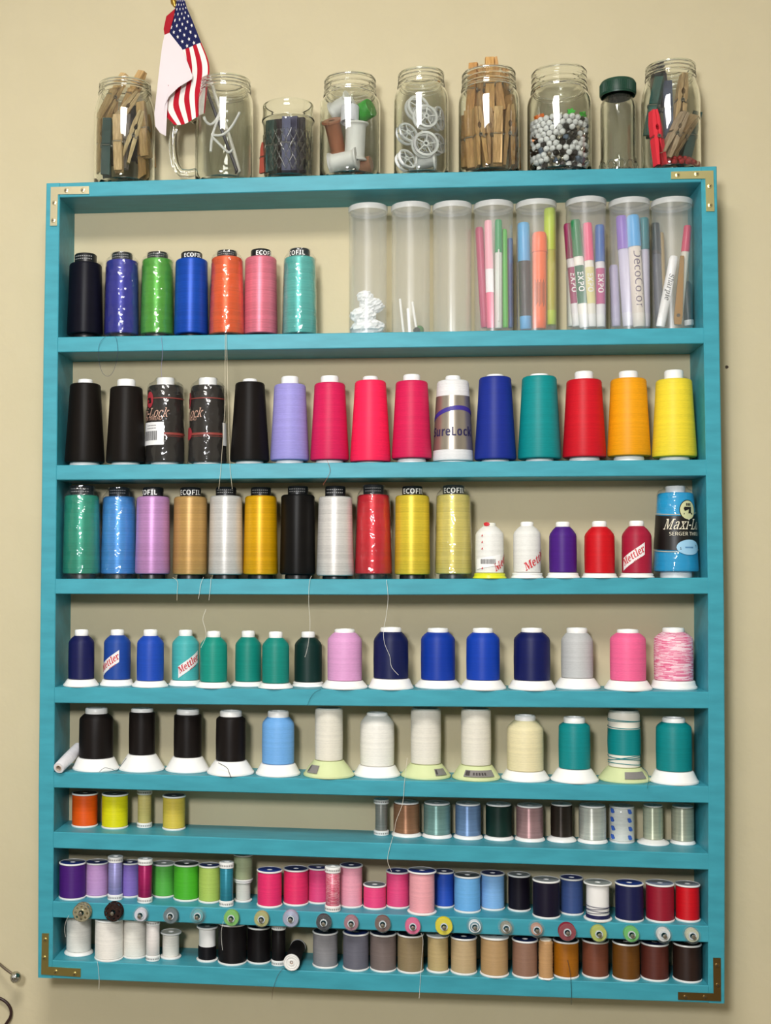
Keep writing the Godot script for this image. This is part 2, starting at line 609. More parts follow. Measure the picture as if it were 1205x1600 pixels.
func build_rack() -> void:
	var paint := StandardMaterial3D.new()
	paint.albedo_color = hexa("42a1b2")
	paint.albedo_texture = paint_tex
	paint.uv1_triplanar = true
	paint.uv1_world_triplanar = true
	paint.uv1_scale = Vector3(2.0, 9.0, 9.0)
	paint.roughness = 0.42
	paint.metallic_specular = 0.4
	var rack := thing("thread_rack", "teal painted wooden thread rack with eight open compartments on the wall", "rack", Vector3(0, 0, 0))
	part("side_board", board_y([Vector3(1.9234, -.4292, -.4108), Vector3(1.6908, -.4308, -.4113), Vector3(1.3718, -.431, -.411), Vector3(1.1314, -.4309, -.4104), Vector3(.8874, -.4291, -.4097)], 0.0, DEPTH), paint, rack)
	part("side_board", board_y([Vector3(1.9192, .4091, .428), Vector3(1.6785, .4107, .4297), Vector3(1.3776, .4131, .432), Vector3(1.1508, .4116, .4312), Vector3(.8895, .4089, .4282)], 0.0, DEPTH), paint, rack)
	var shelf_seven: MeshInstance3D
	var n := 0
	for b in [
		["top_board", [Vector3(-.4108, 1.9041, 1.9233), Vector3(-.2058, 1.9034, 1.9232), Vector3(-.0008, 1.9028, 1.9231), Vector3(.2041, 1.9014, 1.9213), Vector3(.4091, 1.9001, 1.9194)]],
		["shelf_board", [Vector3(-.4112, 1.6988, 1.7188), Vector3(-.2058, 1.6985, 1.7184), Vector3(-.0004, 1.6982, 1.7181), Vector3(.2051, 1.6978, 1.7178), Vector3(.4105, 1.6975, 1.7174)]],
		["shelf_board", [Vector3(-.4112, 1.5307, 1.5502), Vector3(-.2054, 1.5312, 1.5509), Vector3(.0003, 1.5318, 1.5516), Vector3(.2061, 1.5324, 1.5523), Vector3(.4118, 1.5329, 1.5529)]],
		["shelf_board", [Vector3(-.4111, 1.3819, 1.4014), Vector3(-.2051, 1.3825, 1.4022), Vector3(.001, 1.3831, 1.4029), Vector3(.207, 1.3849, 1.4049), Vector3(.413, 1.3869, 1.4069)]],
		["shelf_board", [Vector3(-.4107, 1.2404, 1.2607), Vector3(-.205, 1.2415, 1.2619), Vector3(.0008, 1.2426, 1.263), Vector3(.2065, 1.2444, 1.2649), Vector3(.4123, 1.2462, 1.2667)]],
		["shelf_board", [Vector3(-.4105, 1.131, 1.1512), Vector3(-.205, 1.1305, 1.1503), Vector3(.0005, 1.13, 1.1494), Vector3(.206, 1.1304, 1.1502), Vector3(.4115, 1.1309, 1.1512)]],
		["shelf_board", [Vector3(-.4102, 1.0534, 1.0743), Vector3(-.205, 1.0522, 1.0729), Vector3(.0002, 1.051, 1.0715), Vector3(.2055, 1.0503, 1.0705), Vector3(.4107, 1.0498, 1.0695)]],
		["shelf_board", [Vector3(-.41, .9646, .9853), Vector3(-.205, .9636, .984), Vector3(-.0001, .9627, .9828), Vector3(.2048, .9623, .9823), Vector3(.4098, .962, .9818)]],
		["bottom_board", [Vector3(-.4097, .8874, .9103), Vector3(-.2051, .8873, .9096), Vector3(-.0004, .8872, .909), Vector3(.2043, .8883, .9096), Vector3(.409, .8894, .9103)]],
	]:
		var o := part(b[0], board_x(b[1], 0.0, DEPTH - (0.0006 if b[0] == "shelf_board" else 0.0)), paint, rack)
		n += 1
		if n == 8: shelf_seven = o
	# a nail for every bobbin, driven into the front of the seventh shelf board
	var steel := mat("b8b4aa", 0.25, 1.0)
	for d in bobbin_table():
		var nail := part("nail", turned([Vector2(0, -0.012), Vector2(0.0013, -0.012), Vector2(0.0013, 0.0185), Vector2(0.0026, 0.0188), Vector2(0.0024, 0.0202), Vector2(0, 0.0206)], 14, Transform3D(Basis(Vector3.RIGHT, PI / 2), Vector3.ZERO)), steel, shelf_seven)
		nail.position = Vector3(d[3], d[4], DEPTH)
	# brass braces screwed over the corners, light and shade painted into their colours
	for d in [
		["brass corner brace with pale light in its colour, upper left corner", "e2d6b0", [Vector2(-.4227, 1.9179), Vector2(-.3711, 1.9173), Vector2(-.371, 1.9072), Vector2(-.413, 1.9078), Vector2(-.4138, 1.8661), Vector2(-.4231, 1.8663)], [Vector2(-.3793, 1.9123), Vector2(-.4017, 1.9125), Vector2(-.4175, 1.8964), Vector2(-.4187, 1.873)]],
		["brass corner brace with a bright yellow glint in its colour, upper right corner", "e9dfa0", [Vector2(.4235, 1.9136), Vector2(.3724, 1.9139), Vector2(.3723, 1.9046), Vector2(.4139, 1.9038), Vector2(.4146, 1.8627), Vector2(.4244, 1.8624)], [Vector2(.3802, 1.9092), Vector2(.4033, 1.9098), Vector2(.4191, 1.8941), Vector2(.4195, 1.8701)]],
		["brass corner brace with olive shade in its colour, lower left corner", "b3a260", [Vector2(-.4244, .8922), Vector2(-.3723, .8908), Vector2(-.3724, .9013), Vector2(-.415, .902), Vector2(-.4149, .9446), Vector2(-.4239, .9443)], [Vector2(-.4195, .9365), Vector2(-.4204, .9133), Vector2(-.4051, .8961), Vector2(-.3803, .8944)]],
		["brass corner brace with dark shade in its colour, lower right corner", "84683a", [Vector2(.4236, .8925), Vector2(.373, .8924), Vector2(.3731, .9013), Vector2(.4151, .9014), Vector2(.4148, .9441), Vector2(.4238, .9444)], [Vector2(.4194, .9353), Vector2(.42, .9117), Vector2(.3817, .8956), Vector2(.4046, .8965)]],
	]:
		var brass := mat(d[1], 0.28, 0.85, 0.5)
		var p: Array = d[2]
		var mid: Vector2 = (p[0] + p[3]) / 2.0
		var o := thing("corner_brace", d[0], "bracket", Vector3(mid.x, mid.y, DEPTH), "brass corner braces")
		# outline: outer corner, end of the level arm, inner corner, end of the upright arm
		var outline := [p[0] - mid, p[1] - mid, p[2] - mid, p[3] - mid, p[4] - mid, p[5] - mid]
		begin()
		prism(outline, 0.0, 0.0016)
		part("plate", done(), brass, o)
		for s in d[3]:
			begin()
			lathe([Vector2(0.0, 0.0), Vector2(0.0032, 0.0), Vector2(0.003, 0.0006), Vector2(0.0018, 0.0011), Vector2(0.0, 0.0013)], 16, Transform3D(Basis(Vector3.RIGHT, PI / 2), Vector3.ZERO))
			var screw := part("screw", done(), mat(hexa(d[1]).darkened(0.12).to_html(false), 0.35, 0.85), o)
			screw.position = Vector3(s.x - mid.x, s.y - mid.y, 0.0014)
			begin()
			block(Vector3(0.0034, 0.0007, 0.0004), Vector3(0, 0, 0.0012), 0.0001, Transform3D(Basis(Vector3.BACK, 0.6), Vector3.ZERO))
			block(Vector3(0.0007, 0.0034, 0.0004), Vector3(0, 0, 0.0012), 0.0001, Transform3D(Basis(Vector3.BACK, 0.6), Vector3.ZERO))
			part("cross_slot", done(), mat("3a3020", 0.7), screw)


# ------------------------------------------------------------------ cones of thread
func build_cones() -> void:
	var black := "17171a"
	for row in [[cone_table_a(), black, true, "embroidery thread cones in the top compartment"], [cone_table_b(), "f1f0ee", false, "serger cones in the second compartment"], [cone_table_c(), black, true, "embroidery thread cones in the third compartment"]]:
		for d in row[0]:
			cone(d, row[1], row[2], row[3])

func cone(d: Array, core_color: String, shiny: bool, group: String) -> void:
	var extra: String = d[3]
	if extra == "M3":
		core_color = "efeeec"
		shiny = false
		group = ""
	var wrapped: bool = d[2] == 1
	var rb: float = d[7]
	var rt: float = d[8]
	var hb: float = d[9]
	var ht: float = d[10]
	var rc: float = d[11]
	var hc: float = d[12]
	var rs: float = d[13]
	var o := thing("thread_cone", d[0], "thread cone", Vector3(d[4], d[5], d[6]), group)
	o.rotation.y = rng.randf_range(-0.02, 0.02)
	# core: a hollow cone-shaped tube that shows above and below the thread
	begin()
	lathe([Vector2(rs - 0.004, 0.0), Vector2(rs, 0.0), Vector2(rs, hb * 0.7), Vector2(rs - 0.002, hb + 0.004), Vector2(rc, ht - 0.002), Vector2(rc, hc - 0.0015), Vector2(rc - 0.0012, hc), Vector2(rc - 0.0035, hc), Vector2(rc - 0.004, hc - 0.002), Vector2(rc - 0.004, ht), Vector2(rs - 0.004, 0.0)], 32)
	var core := part("core", done(), mat(core_color, 0.35 if shiny else 0.45), o)
	var e := 0.0025
	begin()
	lathe([Vector2(rs - 0.003, hb + 0.0005), Vector2(rb - e, hb), Vector2(rb - e * 0.3, hb + e * 0.4), Vector2(rb, hb + e * 1.3), Vector2(lerpf(rb, rt, 0.5) , lerpf(hb, ht, 0.5)), Vector2(rt + 0.0002, ht - e * 1.2), Vector2(rt - e * 0.35, ht - e * 0.35), Vector2(rt - e, ht), Vector2(rc - 0.001, ht + 0.0008)], 44)
	part("thread", done(), thread_mat(d[1], shiny), o)
	var r := Vector2(rb, rt)
	var y := Vector2(hb, ht)
	var cr := Vector2(rc, rc)
	var cy := Vector2(ht, hc)
	if wrapped:
		var f := 0.0009
		begin()
		lathe([Vector2(rb - 0.004, 0.0006), Vector2(rb + f - 0.001, 0.0008), Vector2(rb + f, 0.003), Vector2(rb + f, hb), Vector2(lerpf(rb, rt, 0.5) + f * 1.3, lerpf(hb, ht, 0.5)), Vector2(rt + f, ht - 0.001), Vector2(rt + f - 0.002, ht + 0.003), Vector2(lerpf(rt, rc, 0.7), lerpf(ht, hc, 0.62)), Vector2(rc + 0.0015, hc - 0.0004), Vector2(rc - 0.003, hc + 0.0004)], 44, Transform3D(), 0.006)
		part("plastic_wrap", done(), clear_mat("film", Color(0.95, 0.96, 0.98, 0.01), 0.12, crinkle_tex, 0.55), o)
	if extra.begins_with("E"):
		begin()
		letters("ECOFIL", (hc - ht) * 0.54, cr, cy, Vector2(float(extra.substr(1)), lerpf(ht, hc, 0.45)), 0.0004)
		tag(part("lettering", done(), mat("f2f2ee", 0.5), core), "white lettering on the black core")
	elif shiny:
		# two thin pale rules of fine print round the core
		begin()
		for k in 2:
			for i in 9:
				var a := -0.9 + i * 0.2
				patch(cr, cy, a, a + 0.13, lerpf(ht, hc, 0.32 + 0.28 * k), lerpf(ht, hc, 0.42 + 0.28 * k), 0.0002)
		part("fine_print", done(), mat("8c8c8c", 0.6), core)
	if extra == "S": surelock(o, r, y)
	elif extra in ["M1", "M2", "M3"]: serger_label(o, r, y, extra)

func surelock(o: Node3D, r: Vector2, y: Vector2) -> void:
	begin()
	patch(r, y, -1.57, 1.57, lerpf(y.x, y.y, 0.135), lerpf(y.x, y.y, 0.8), 0.0004)
	var band := part("silver_band", done(), mat("b0a698", 0.33, 0.75), o)
	begin()
	var r2 := r + Vector2.ONE * 0.0004
	patch(r2, y, -1.5, 1.5, lerpf(y.x, y.y, 0.49), lerpf(y.x, y.y, 0.545), 0.0003, 0.0, Vector3(0.018, 2.3, -0.007))
	part("purple_swoosh", done(), mat("3b2c8e", 0.5), band)
	begin()
	letters("SureLock", 0.0115, r2, y, Vector2(-0.1, lerpf(y.x, y.y, 0.36)), 0.0004, "sans-bold", 0.0, 0.0, false, 0.84)
	part("lettering", done(), mat("2a2350", 0.5), band)

func barcode(o: Node3D, r: Vector2, y: Vector2, a0: float, a1: float, y0: float, y1: float, lift := 0.0008) -> void:
	begin()
	var a := a0
	while a < a1:
		var w := rng.randf_range(0.012, 0.04)
		patch(r, y, a, minf(a + w, a1), y0, y1, lift)
		a += w + rng.randf_range(0.014, 0.03)
	part("barcode", done(), mat("3a3636", 0.7), o)

func serger_label(o: Node3D, r: Vector2, y: Vector2, which: String) -> void:
	var gold := mat("c0705a", 0.5)
	var cream := mat("e8e0c8", 0.5)
	var r2 := r + Vector2.ONE * 0.0012
	if which == "M3":
		# black band with an oval of a sewing machine, script name and a pale blue oval
		begin()
		patch(r2, y, -1.57, 1.57, lerpf(y.x, y.y, 0.30), lerpf(y.x, y.y, 0.73), 0.0003, 0.002, Vector3(-0.003, PI, 0))
		var band := part("black_band", done(), mat("14110f", 0.4), o)
		begin()
		for q in [[0.745, 0.008], [0.275, 0.008]]:
			patch(r2, y, -1.57, 1.57, lerpf(y.x, y.y, q[0]), lerpf(y.x, y.y, q[0] + q[1]), 0.0003, 0.002, Vector3(-0.003, PI, 0))
		part("gold_rule", done(), mat("c8bfa0", 0.5), band)
		var c := Vector2(0.42, lerpf(y.x, y.y, 0.775))
		begin()
		dot(r2, y, c, 0.0112, 0.0128, 0.0005)
		part("emblem_rim", done(), mat("101010", 0.5), band)
		begin()
		dot(r2, y, c, 0.0103, 0.0118, 0.0007)
		part("emblem_disc", done(), mat("cfd0a0", 0.5), band)
		begin()
		var rr := lerpf(r2.x, r2.y, 0.775)
		var shape := []
		for q in [[-6, -6], [6, -6], [6, -4], [4, -3], [4, 4], [-5, 4], [-6, 2], [-5, -1], [-3.5, -1], [-3.5, 1], [1, 1], [0, -4], [-6, -4]]:
			shape.append(Vector2(c.x * rr + q[0] * 0.001, c.y + q[1] * 0.001))
		flat_shape(Vector2(rr, rr), y, shape, 0.0011)
		for k in 3:
			var x0 := -3.0 + k * 2.2
			var bar := []
			for q in [[x0, 5.2], [x0 + 1.5, 5.2], [x0 + 1.5, 8.6], [x0, 8.6]]:
				bar.append(Vector2(c.x * rr + q[0] * 0.001, c.y + q[1] * 0.001))
			flat_shape(Vector2(rr, rr), y, bar, 0.0011)
		part("sewing_machine_emblem", done(), mat("15120f", 0.5), band)
		begin()
		letters("Maxi-Lock", 0.0125, r2, y, Vector2(0.50, lerpf(y.x, y.y, 0.60)), 0.0007, "serif", 0.35, 0.0, false, 0.72)
		letters("SERGER THREAD", 0.0042, r2, y, Vector2(0.42, lerpf(y.x, y.y, 0.475)), 0.0007, "sans", 0.0, 0.0, false, 1.15)
		part("lettering", done(), cream, band)
		begin()
		dot(r2, y, Vector2(0.42, lerpf(y.x, y.y, 0.305)), 0.0165, 0.0095, 0.0006)
		part("pale_blue_oval", done(), mat("9ccbe6", 0.5), band)
		begin()
		for k in 6:
			patch(r2, y, 0.2 + k * 0.07, 0.25 + k * 0.07, lerpf(y.x, y.y, 0.296), lerpf(y.x, y.y, 0.312), 0.0009)
		part("fine_print", done(), mat("3f7fb0", 0.5), band)
		return
	var a := -0.75 if which == "M1" else -1.25
	begin()
	for q in [[0.815, 0.012], [0.345, 0.03], [0.325, 0.006]]:
		patch(r2, y, a, 1.57, lerpf(y.x, y.y, q[0]), lerpf(y.x, y.y, q[0] + q[1]), 0.0002)
	part("red_rule", done(), mat("8a3a32", 0.5), o)
	begin()
	dot(r2, y, Vector2(a, lerpf(y.x, y.y, 0.805)), 0.0062, 0.0108, 0.0005)
	if which == "M2": dot(r2, y, Vector2(a + 0.15, lerpf(y.x, y.y, 0.37)), 0.0085, 0.0085, 0.0005)
	part("red_emblem", done(), mat("a3303a", 0.5), o)
	begin()
	var c2 := Vector2(a, lerpf(y.x, y.y, 0.8))
	var rr2 := lerpf(r2.x, r2.y, 0.8)
	var small := []
	for q in [[-3.4, -4], [3.4, -4], [2.6, -2], [2.4, 3], [-2.8, 3], [-3.2, 0.5], [-1.8, 0.5], [-0.5, 1], [-0.5, -2]]:
		small.append(Vector2(c2.x * rr2 + q[0] * 0.001, c2.y + q[1] * 0.001))
	flat_shape(Vector2(rr2, rr2), y, small, 0.001)
	part("sewing_machine_emblem", done(), mat("1a1412", 0.5), o)
	begin()
	letters("Maxi-Lock", 0.0115, r2, y, Vector2(a - 0.05, lerpf(y.x, y.y, 0.635)), 0.0007, "serif", 0.35, 0.0, false, 0.75)
	letters("SERGER THREAD", 0.004, r2, y, Vector2(a - 0.02, lerpf(y.x, y.y, 0.555)), 0.0007, "sans")
	part("lettering", done(), mat("c9a08c", 0.5), o)
	if which == "M1":
		begin()
		patch(r2, y, -1.35, 0.12, lerpf(y.x, y.y, 0.215), lerpf(y.x, y.y, 0.51), 0.0005)
		var sticker := part("white_sticker", done(), mat("ecebea", 0.6), o)
		barcode(sticker, r2, y, -1.1, -0.22, lerpf(y.x, y.y, 0.275), lerpf(y.x, y.y, 0.395), 0.0008)
		begin()
		for k in 5:
			patch(r2, y, -0.85 + k * 0.12, -0.78 + k * 0.12, lerpf(y.x, y.y, 0.425), lerpf(y.x, y.y, 0.437), 0.0008)
			patch(r2, y, -0.85 + k * 0.12, -0.78 + k * 0.12, lerpf(y.x, y.y, 0.462), lerpf(y.x, y.y, 0.472), 0.0008)
		part("fine_print", done(), mat("555050", 0.6), sticker)
	else:
		begin()
		patch(r2, y, 1.05, 1.5, lerpf(y.x, y.y, 0.215), lerpf(y.x, y.y, 0.51), 0.0005)
		part("white_sticker", done(), mat("dedede", 0.6), o)

func cone_table_a() -> Array:
	return [
		["near-black navy thread cone at the left end of the top compartment", "12121e", 0, "", -.3843, 1.7187, .04, .0242, .0215, .0082, .1043, .0149, .1172, .0175],
		["plastic-wrapped dark blue cone next to the near-black one, top compartment", "2b2f9a", 1, "", -.3343, 1.7186, .0406, .0231, .0213, .0075, .1065, .0139, .1174, .0174],
		["plastic-wrapped bright green cone of thread in the top compartment", "56ad3a", 1, "", -.2873, 1.7186, .0348, .0225, .0204, .0081, .109, .0139, .1183, .0174],
		["unwrapped royal blue cone of thread in the top compartment", "0f4fbe", 0, "E.28", -.2396, 1.7185, .0439, .0229, .021, .0055, .1055, .0142, .1153, .0172],
		["plastic-wrapped orange cone of thread touching the pink one", "f4622c", 1, "", -.1918, 1.7184, .0475, .023, .02, .0041, .1063, .0132, .1153, .017],
		["salmon pink cone of thread between the orange and aqua cones", "ee8094", 0, "E.62", -.1484, 1.7183, .0332, .0227, .0207, .0063, .1089, .0134, .1197, .0171],
		["plastic-wrapped aqua cone at the right end of the coloured cones, top compartment", "5fc0b8", 1, "E-.45", -.0961, 1.7183, .04, .0225, .0203, .0042, .1061, .0135, .1175, .0169],
	]

func cone_table_b() -> Array:
	return [
		["matte black serger cone nearest the left side of the second compartment", "17120f", 0, "", -.3831, 1.5503, .04, .0267, .0203, .0053, .111, .01, .1173, .0201],
		["matte black serger cone, second from the left in its compartment", "181310", 0, "", -.3263, 1.5505, .0445, .0264, .0213, .0045, .1051, .0121, .1155, .019],
		["dark wrapped serger cone with a white barcode sticker", "231d18", 1, "M1", -.2751, 1.5507, .0355, .0259, .0233, .0049, .107, .0117, .1182, .019],
		["dark wrapped serger cone without sticker, between the barcode one and matte black", "231d18", 1, "M2", -.2175, 1.5508, .04, .0254, .0219, .004, .1057, .012, .1165, .0188],
		["matte black serger cone standing beside the lavender cone", "16110f", 0, "", -.1613, 1.551, .04, .026, .0192, .0051, .1094, .0096, .1143, .0187],
		["lavender serger cone of thread on a white core", "9f97dc", 0, "", -.1084, 1.5512, .04, .0256, .0206, .0058, .1059, .0115, .1165, .0184],
		["crimson serger cone immediately right of the lavender cone", "d81f58", 0, "", -.0561, 1.5514, .04, .0254, .0199, .0053, .1068, .0119, .1164, .0183],
		["brighter pinkish-red serger cone, middle one of the three reds", "ff2658", 0, "", -.003, 1.5516, .04, .0266, .0201, .0029, .1089, .01, .115, .0183],
		["crimson serger cone immediately left of the silver-banded white cone", "da1f56", 0, "", .0505, 1.5517, .04, .026, .0206, .0066, .1075, .0111, .1165, .0185],
		["white serger cone with a silver band and a purple swoosh", "efedec", 0, "S", .1035, 1.5519, .04, .0261, .0202, .0028, .1076, .0097, .1142, .0213],
		["navy blue serger cone between the silver-banded and teal cones", "1b2f90", 0, "", .1574, 1.5521, .04, .0267, .0203, .0043, .1112, .0114, .1147, .0179],
		["teal serger cone between the navy and red cones", "0c8f90", 0, "", .2134, 1.5523, .04, .0275, .0216, .005, .111, .0121, .1145, .0178],
		["pure red serger cone between teal and golden yellow cones", "d31224", 0, "", .2697, 1.5525, .04, .0273, .0218, .0061, .1059, .0117, .1169, .0191],
		["golden yellow serger cone beside the lemon yellow one", "f6a512", 0, "", .3252, 1.5527, .04, .0268, .022, .0072, .1063, .0119, .1162, .0189],
		["lemon yellow serger cone at the right end of its compartment", "f7de3a", 0, "", .3815, 1.5528, .04, .0276, .0219, .0058, .1046, .0117, .1167, .0186],
	]

func cone_table_c() -> Array:
	return [
		["plastic-wrapped sea green cone at the left end of the third compartment", "2a9c80", 1, "", -.3849, 1.4015, .0456, .0247, .0226, .0066, .1103, .0156, .1234, .0191],
		["plastic-wrapped sky blue cone beside the sea green one", "4a9ae6", 1, "", -.3382, 1.4017, .0286, .0244, .0214, .0064, .1094, .0139, .1218, .0192],
		["unwrapped lilac cone of shiny thread, third compartment", "cb95cd", 0, "E-.55", -.2884, 1.4019, .0473, .0233, .0214, .0064, .108, .0137, .1202, .0171],
		["tan gold cone of shiny thread between lilac and silver-white cones", "c99f5e", 0, "E.1", -.2397, 1.402, .04, .0231, .0217, .0056, .1081, .0138, .1204, .0171],
		["silver-white cone of shiny thread left of the dark gold cone", "dcdad6", 0, "", -.192, 1.4022, .0426, .0229, .0209, .0057, .1086, .0136, .1203, .017],
		["dark gold cone of shiny thread left of the black cone", "eab009", 0, "", -.1465, 1.4024, .0374, .023, .0207, .0057, .1086, .0133, .12, .0169],
		["black cone of thread in the third compartment, beside dark gold", "131110", 0, "", -.0974, 1.4025, .04, .0233, .0218, .0059, .1098, .0134, .1211, .0168],
		["off-white cone of thread between the black and red cones", "ebe7e2", 0, "", -.0483, 1.4027, .0446, .0244, .0214, .0044, .1067, .0133, .1205, .0166],
		["plastic-wrapped red cone with glittering wrinkles, third compartment", "d8152a", 1, "", .001, 1.4029, .0354, .0242, .0206, .0066, .1095, .0133, .1224, .0183],
		["bright yellow shiny cone just right of the wrapped red one", "ecd03e", 0, "E.12", .0513, 1.4033, .04, .0229, .0216, .0056, .1078, .013, .1199, .0165],
		["plastic-wrapped pale yellow cone, last of the tall cones before the gap", "e6d674", 1, "E.05", .1039, 1.4038, .04, .0233, .0212, .0061, .108, .0135, .1202, .018],
		["turquoise serger cone with black band and sewing machine emblem", "1c9fd4", 1, "M3", .3823, 1.4066, .04, .0275, .0218, .0077, .1069, .012, .116, .0193],
	]


# ------------------------------------------------------------------ spools on flared feet
func build_kings() -> void:
	for row in [[king_table_a(), "small footed spools in the third compartment"], [king_table_b(), "footed spools in the fourth compartment"], [king_table_c(), "footed spools in the fifth compartment"]]:
		for d in row[0]: king(d, row[1])

func king(d: Array, group: String) -> void:
	var extra: String = d[3]
	var r: float = d[7]
	var rc: float = d[8]
	var rb: float = d[9]
	var hb: float = d[10]
	var hs: float = d[11]
	var ht: float = d[12]
	var hc: float = d[13]
	var o := thing("footed_spool", d[0], "thread spool", Vector3(d[4], d[5], d[6]), group)
	var plastic := mat(d[2], 0.32, 0.0, 0.5)
	var lip := minf(0.003, hb * 0.3)
	begin()
	lathe([Vector2(rb - 0.003, 0.0), Vector2(rb - 0.0008, 0.0), Vector2(rb, lip * 0.35), Vector2(rb - 0.0002, lip), Vector2(rb - 0.0015, lip * 1.35), Vector2(lerpf(rb, r, 0.5), lerpf(lip, hb, 0.56)), Vector2(r + 0.0022, hb - 0.0012), Vector2(r + 0.001, hb), Vector2(rc * 0.7, hb + 0.0004)], 40)
	var foot := part("foot", done(), plastic, o)
	begin()
	lathe([Vector2(rc - 0.002, ht - 0.004), Vector2(rc, ht - 0.001), Vector2(rc, hc - 0.0014), Vector2(rc - 0.0012, hc), Vector2(rc - 0.004, hc), Vector2(rc - 0.0046, hc - 0.003), Vector2(0.0, hc - 0.003)], 32)
	var cap_color: String = d[2] if extra != "Y" else "e6e6da"
	part("cap", done(), mat(cap_color if not extra.begins_with("B") and extra != "H" else "cfd0c6", 0.35), o)
	var e := 0.0012
	var tm := thread_mat("ffffff", false, streak_tex) if extra == "V" else thread_mat(d[1], false)
	if extra == "H": tm = mat(d[1], 0.5)
	begin()
	lathe([Vector2(rc * 0.8, hb + 0.0004), Vector2(r - e, hb + 0.0003), Vector2(r, hb + e), Vector2(r + 0.0003, lerpf(hb, hs, 0.5)), Vector2(r, hs - e), Vector2(lerpf(r, rc, 0.12), hs + (ht - hs) * 0.2), Vector2(lerpf(r, rc, 0.55), lerpf(hs, ht, 0.68)), Vector2(rc + 0.0004, ht), Vector2(rc - 0.001, ht + 0.0003)], 40)
	var body := part("thread" if extra != "H" else "tube", done(), tm, o)
	var rr := Vector2(r, r) + Vector2.ONE * 0.0003
	var y := Vector2(hb, hs)
	match extra.left(1):
		"P", "T", "Y":
			label_on_king(o, body, rr, y, extra)
		"B":
			var a := float(extra.substr(1))
			begin()
			var fr := Vector2(rb, r + 0.0022)
			var fy := Vector2(lip, hb)
			var w := 0.72 if absf(a) < 0.3 else 0.3
			patch(fr, fy, a - w, a + w, lerpf(lip, hb, 0.2), lerpf(lip, hb, 0.72), 0.0012)
			part("grey_sticker", done(), mat("8f8a86", 0.5), foot)
			begin()
			patch(fr, fy, a - w * 0.9, a - w * 0.62, lerpf(lip, hb, 0.3), lerpf(lip, hb, 0.66), 0.0016)
			if w > 0.5:
				for k in 5: patch(fr, fy, a - 0.3 + k * 0.13, a - 0.22 + k * 0.13, lerpf(lip, hb, 0.34), lerpf(lip, hb, 0.55), 0.0016)
			part("dark_print", done(), mat("4c4644", 0.5), foot)
		"H":
			begin()
			var h0 := lerpf(hb, ht, 0.24)
			var h1 := lerpf(hb, ht, 0.70)
			lathe([Vector2(r - 0.001, h0 - 0.001), Vector2(r + 0.0008, h0), Vector2(r + 0.0012, lerpf(h0, h1, 0.5)), Vector2(r + 0.0008, h1), Vector2(r - 0.001, h1 + 0.001)], 40)
			part("thread", done(), thread_mat("078a8c"), o)
			begin()
			for q in [[0.06, 0.004], [0.12, -0.006], [0.17, 0.008], [0.2, -0.003], [0.74, 0.002], [0.85, 0.0], [0.865, 0.002]]:
				var turn := []
				for i in 25:
					var a2 := TAU * i / 24.0
					turn.append(Vector3(sin(a2) * (r + 0.0006), lerpf(hb, ht, q[0]) + q[1] * sin(a2 + q[0] * 40.0) * 0.5, cos(a2) * (r + 0.0006)))
				begin()
				tube(turn, 0.00045, 6)
				tag(part("loose_winding", done(), mat("0b8084", 0.6), o), "stray teal turn over the cream core")
			begin()
			var fr2 := Vector2(rb, r + 0.0022)
			patch(fr2, Vector2(lip, hb), -0.15, 0.85, lerpf(lip, hb, 0.2), lerpf(lip, hb, 0.75), 0.0012)
			part("grey_sticker", done(), mat("8f8a86", 0.5), foot)

func label_on_king(o: Node3D, body: Node3D, r: Vector2, y: Vector2, extra: String) -> void:
	var red := mat("c8202c", 0.5)
	if extra.begins_with("P"):
		# slanted white paper band with red script
		var a := -0.42 if extra == "P" else 0.42
		begin()
		patch(r, y, a - 0.78, a + 0.78, lerpf(y.x, y.y, 0.28), lerpf(y.x, y.y, 0.60), 0.0004, 0.02)
		var paper := part("paper_label", done(), mat("e9e6e4", 0.6), o)
		begin()
		letters("Mettler", 0.0078, r, y, Vector2(a, lerpf(y.x, y.y, 0.475)), 0.0008, "serif-bold", 0.3, 0.62, false, 0.8)
		for k in 5: patch(r, y, a + 0.06 + k * 0.1, a + 0.12 + k * 0.1, lerpf(y.x, y.y, 0.305) + k * 0.0012, lerpf(y.x, y.y, 0.33) + k * 0.0012, 0.0008)
		part("lettering", done(), red, paper)
	elif extra == "T":
		begin()
		letters("Mettler", 0.0092, r, y, Vector2(0.75, lerpf(y.x, y.y, 0.36)), 0.0005, "serif-bold", 0.3, 0.55, false, 0.85)
		part("lettering", done(), red, body)
	else:
		begin()
		letters("Mettler", 0.0092, r, y, Vector2(1.25, lerpf(y.x, y.y, 0.36)), 0.0005, "serif-bold", 0.3, 0.55, false, 0.85)
		part("lettering", done(), red, body)
		begin()
		patch(r, y, -1.1, 0.75, lerpf(y.x, y.y, 0.16), lerpf(y.x, y.y, 0.42), 0.0005, 0.006)
		var sticker := part("white_sticker", done(), mat("f4f3f0", 0.55), o)
		barcode(sticker, r, y, -0.7, 0.35, lerpf(y.x, y.y, 0.24), lerpf(y.x, y.y, 0.36), 0.0009)
		# small red stitches running down the film
		begin()
		for k in 7:
			var h := lerpf(y.x, y.y, -0.06 + k * 0.165)
			if k in [2, 3]: continue
			flat_shape(r, y, [Vector2(-0.0117, h), Vector2(-0.0093, h + 0.0008), Vector2(-0.0105, h + 0.0032)], 0.0009)
		part("red_stitches", done(), red, body)
		begin()
		dot(Vector2.ONE * 0.0084, Vector2(y.y, y.y + 0.02), Vector2(-0.5, y.y + 0.0125), 0.004, 0.0025, 0.0012, 8)
		part("red_thread_end", done(), red, o)

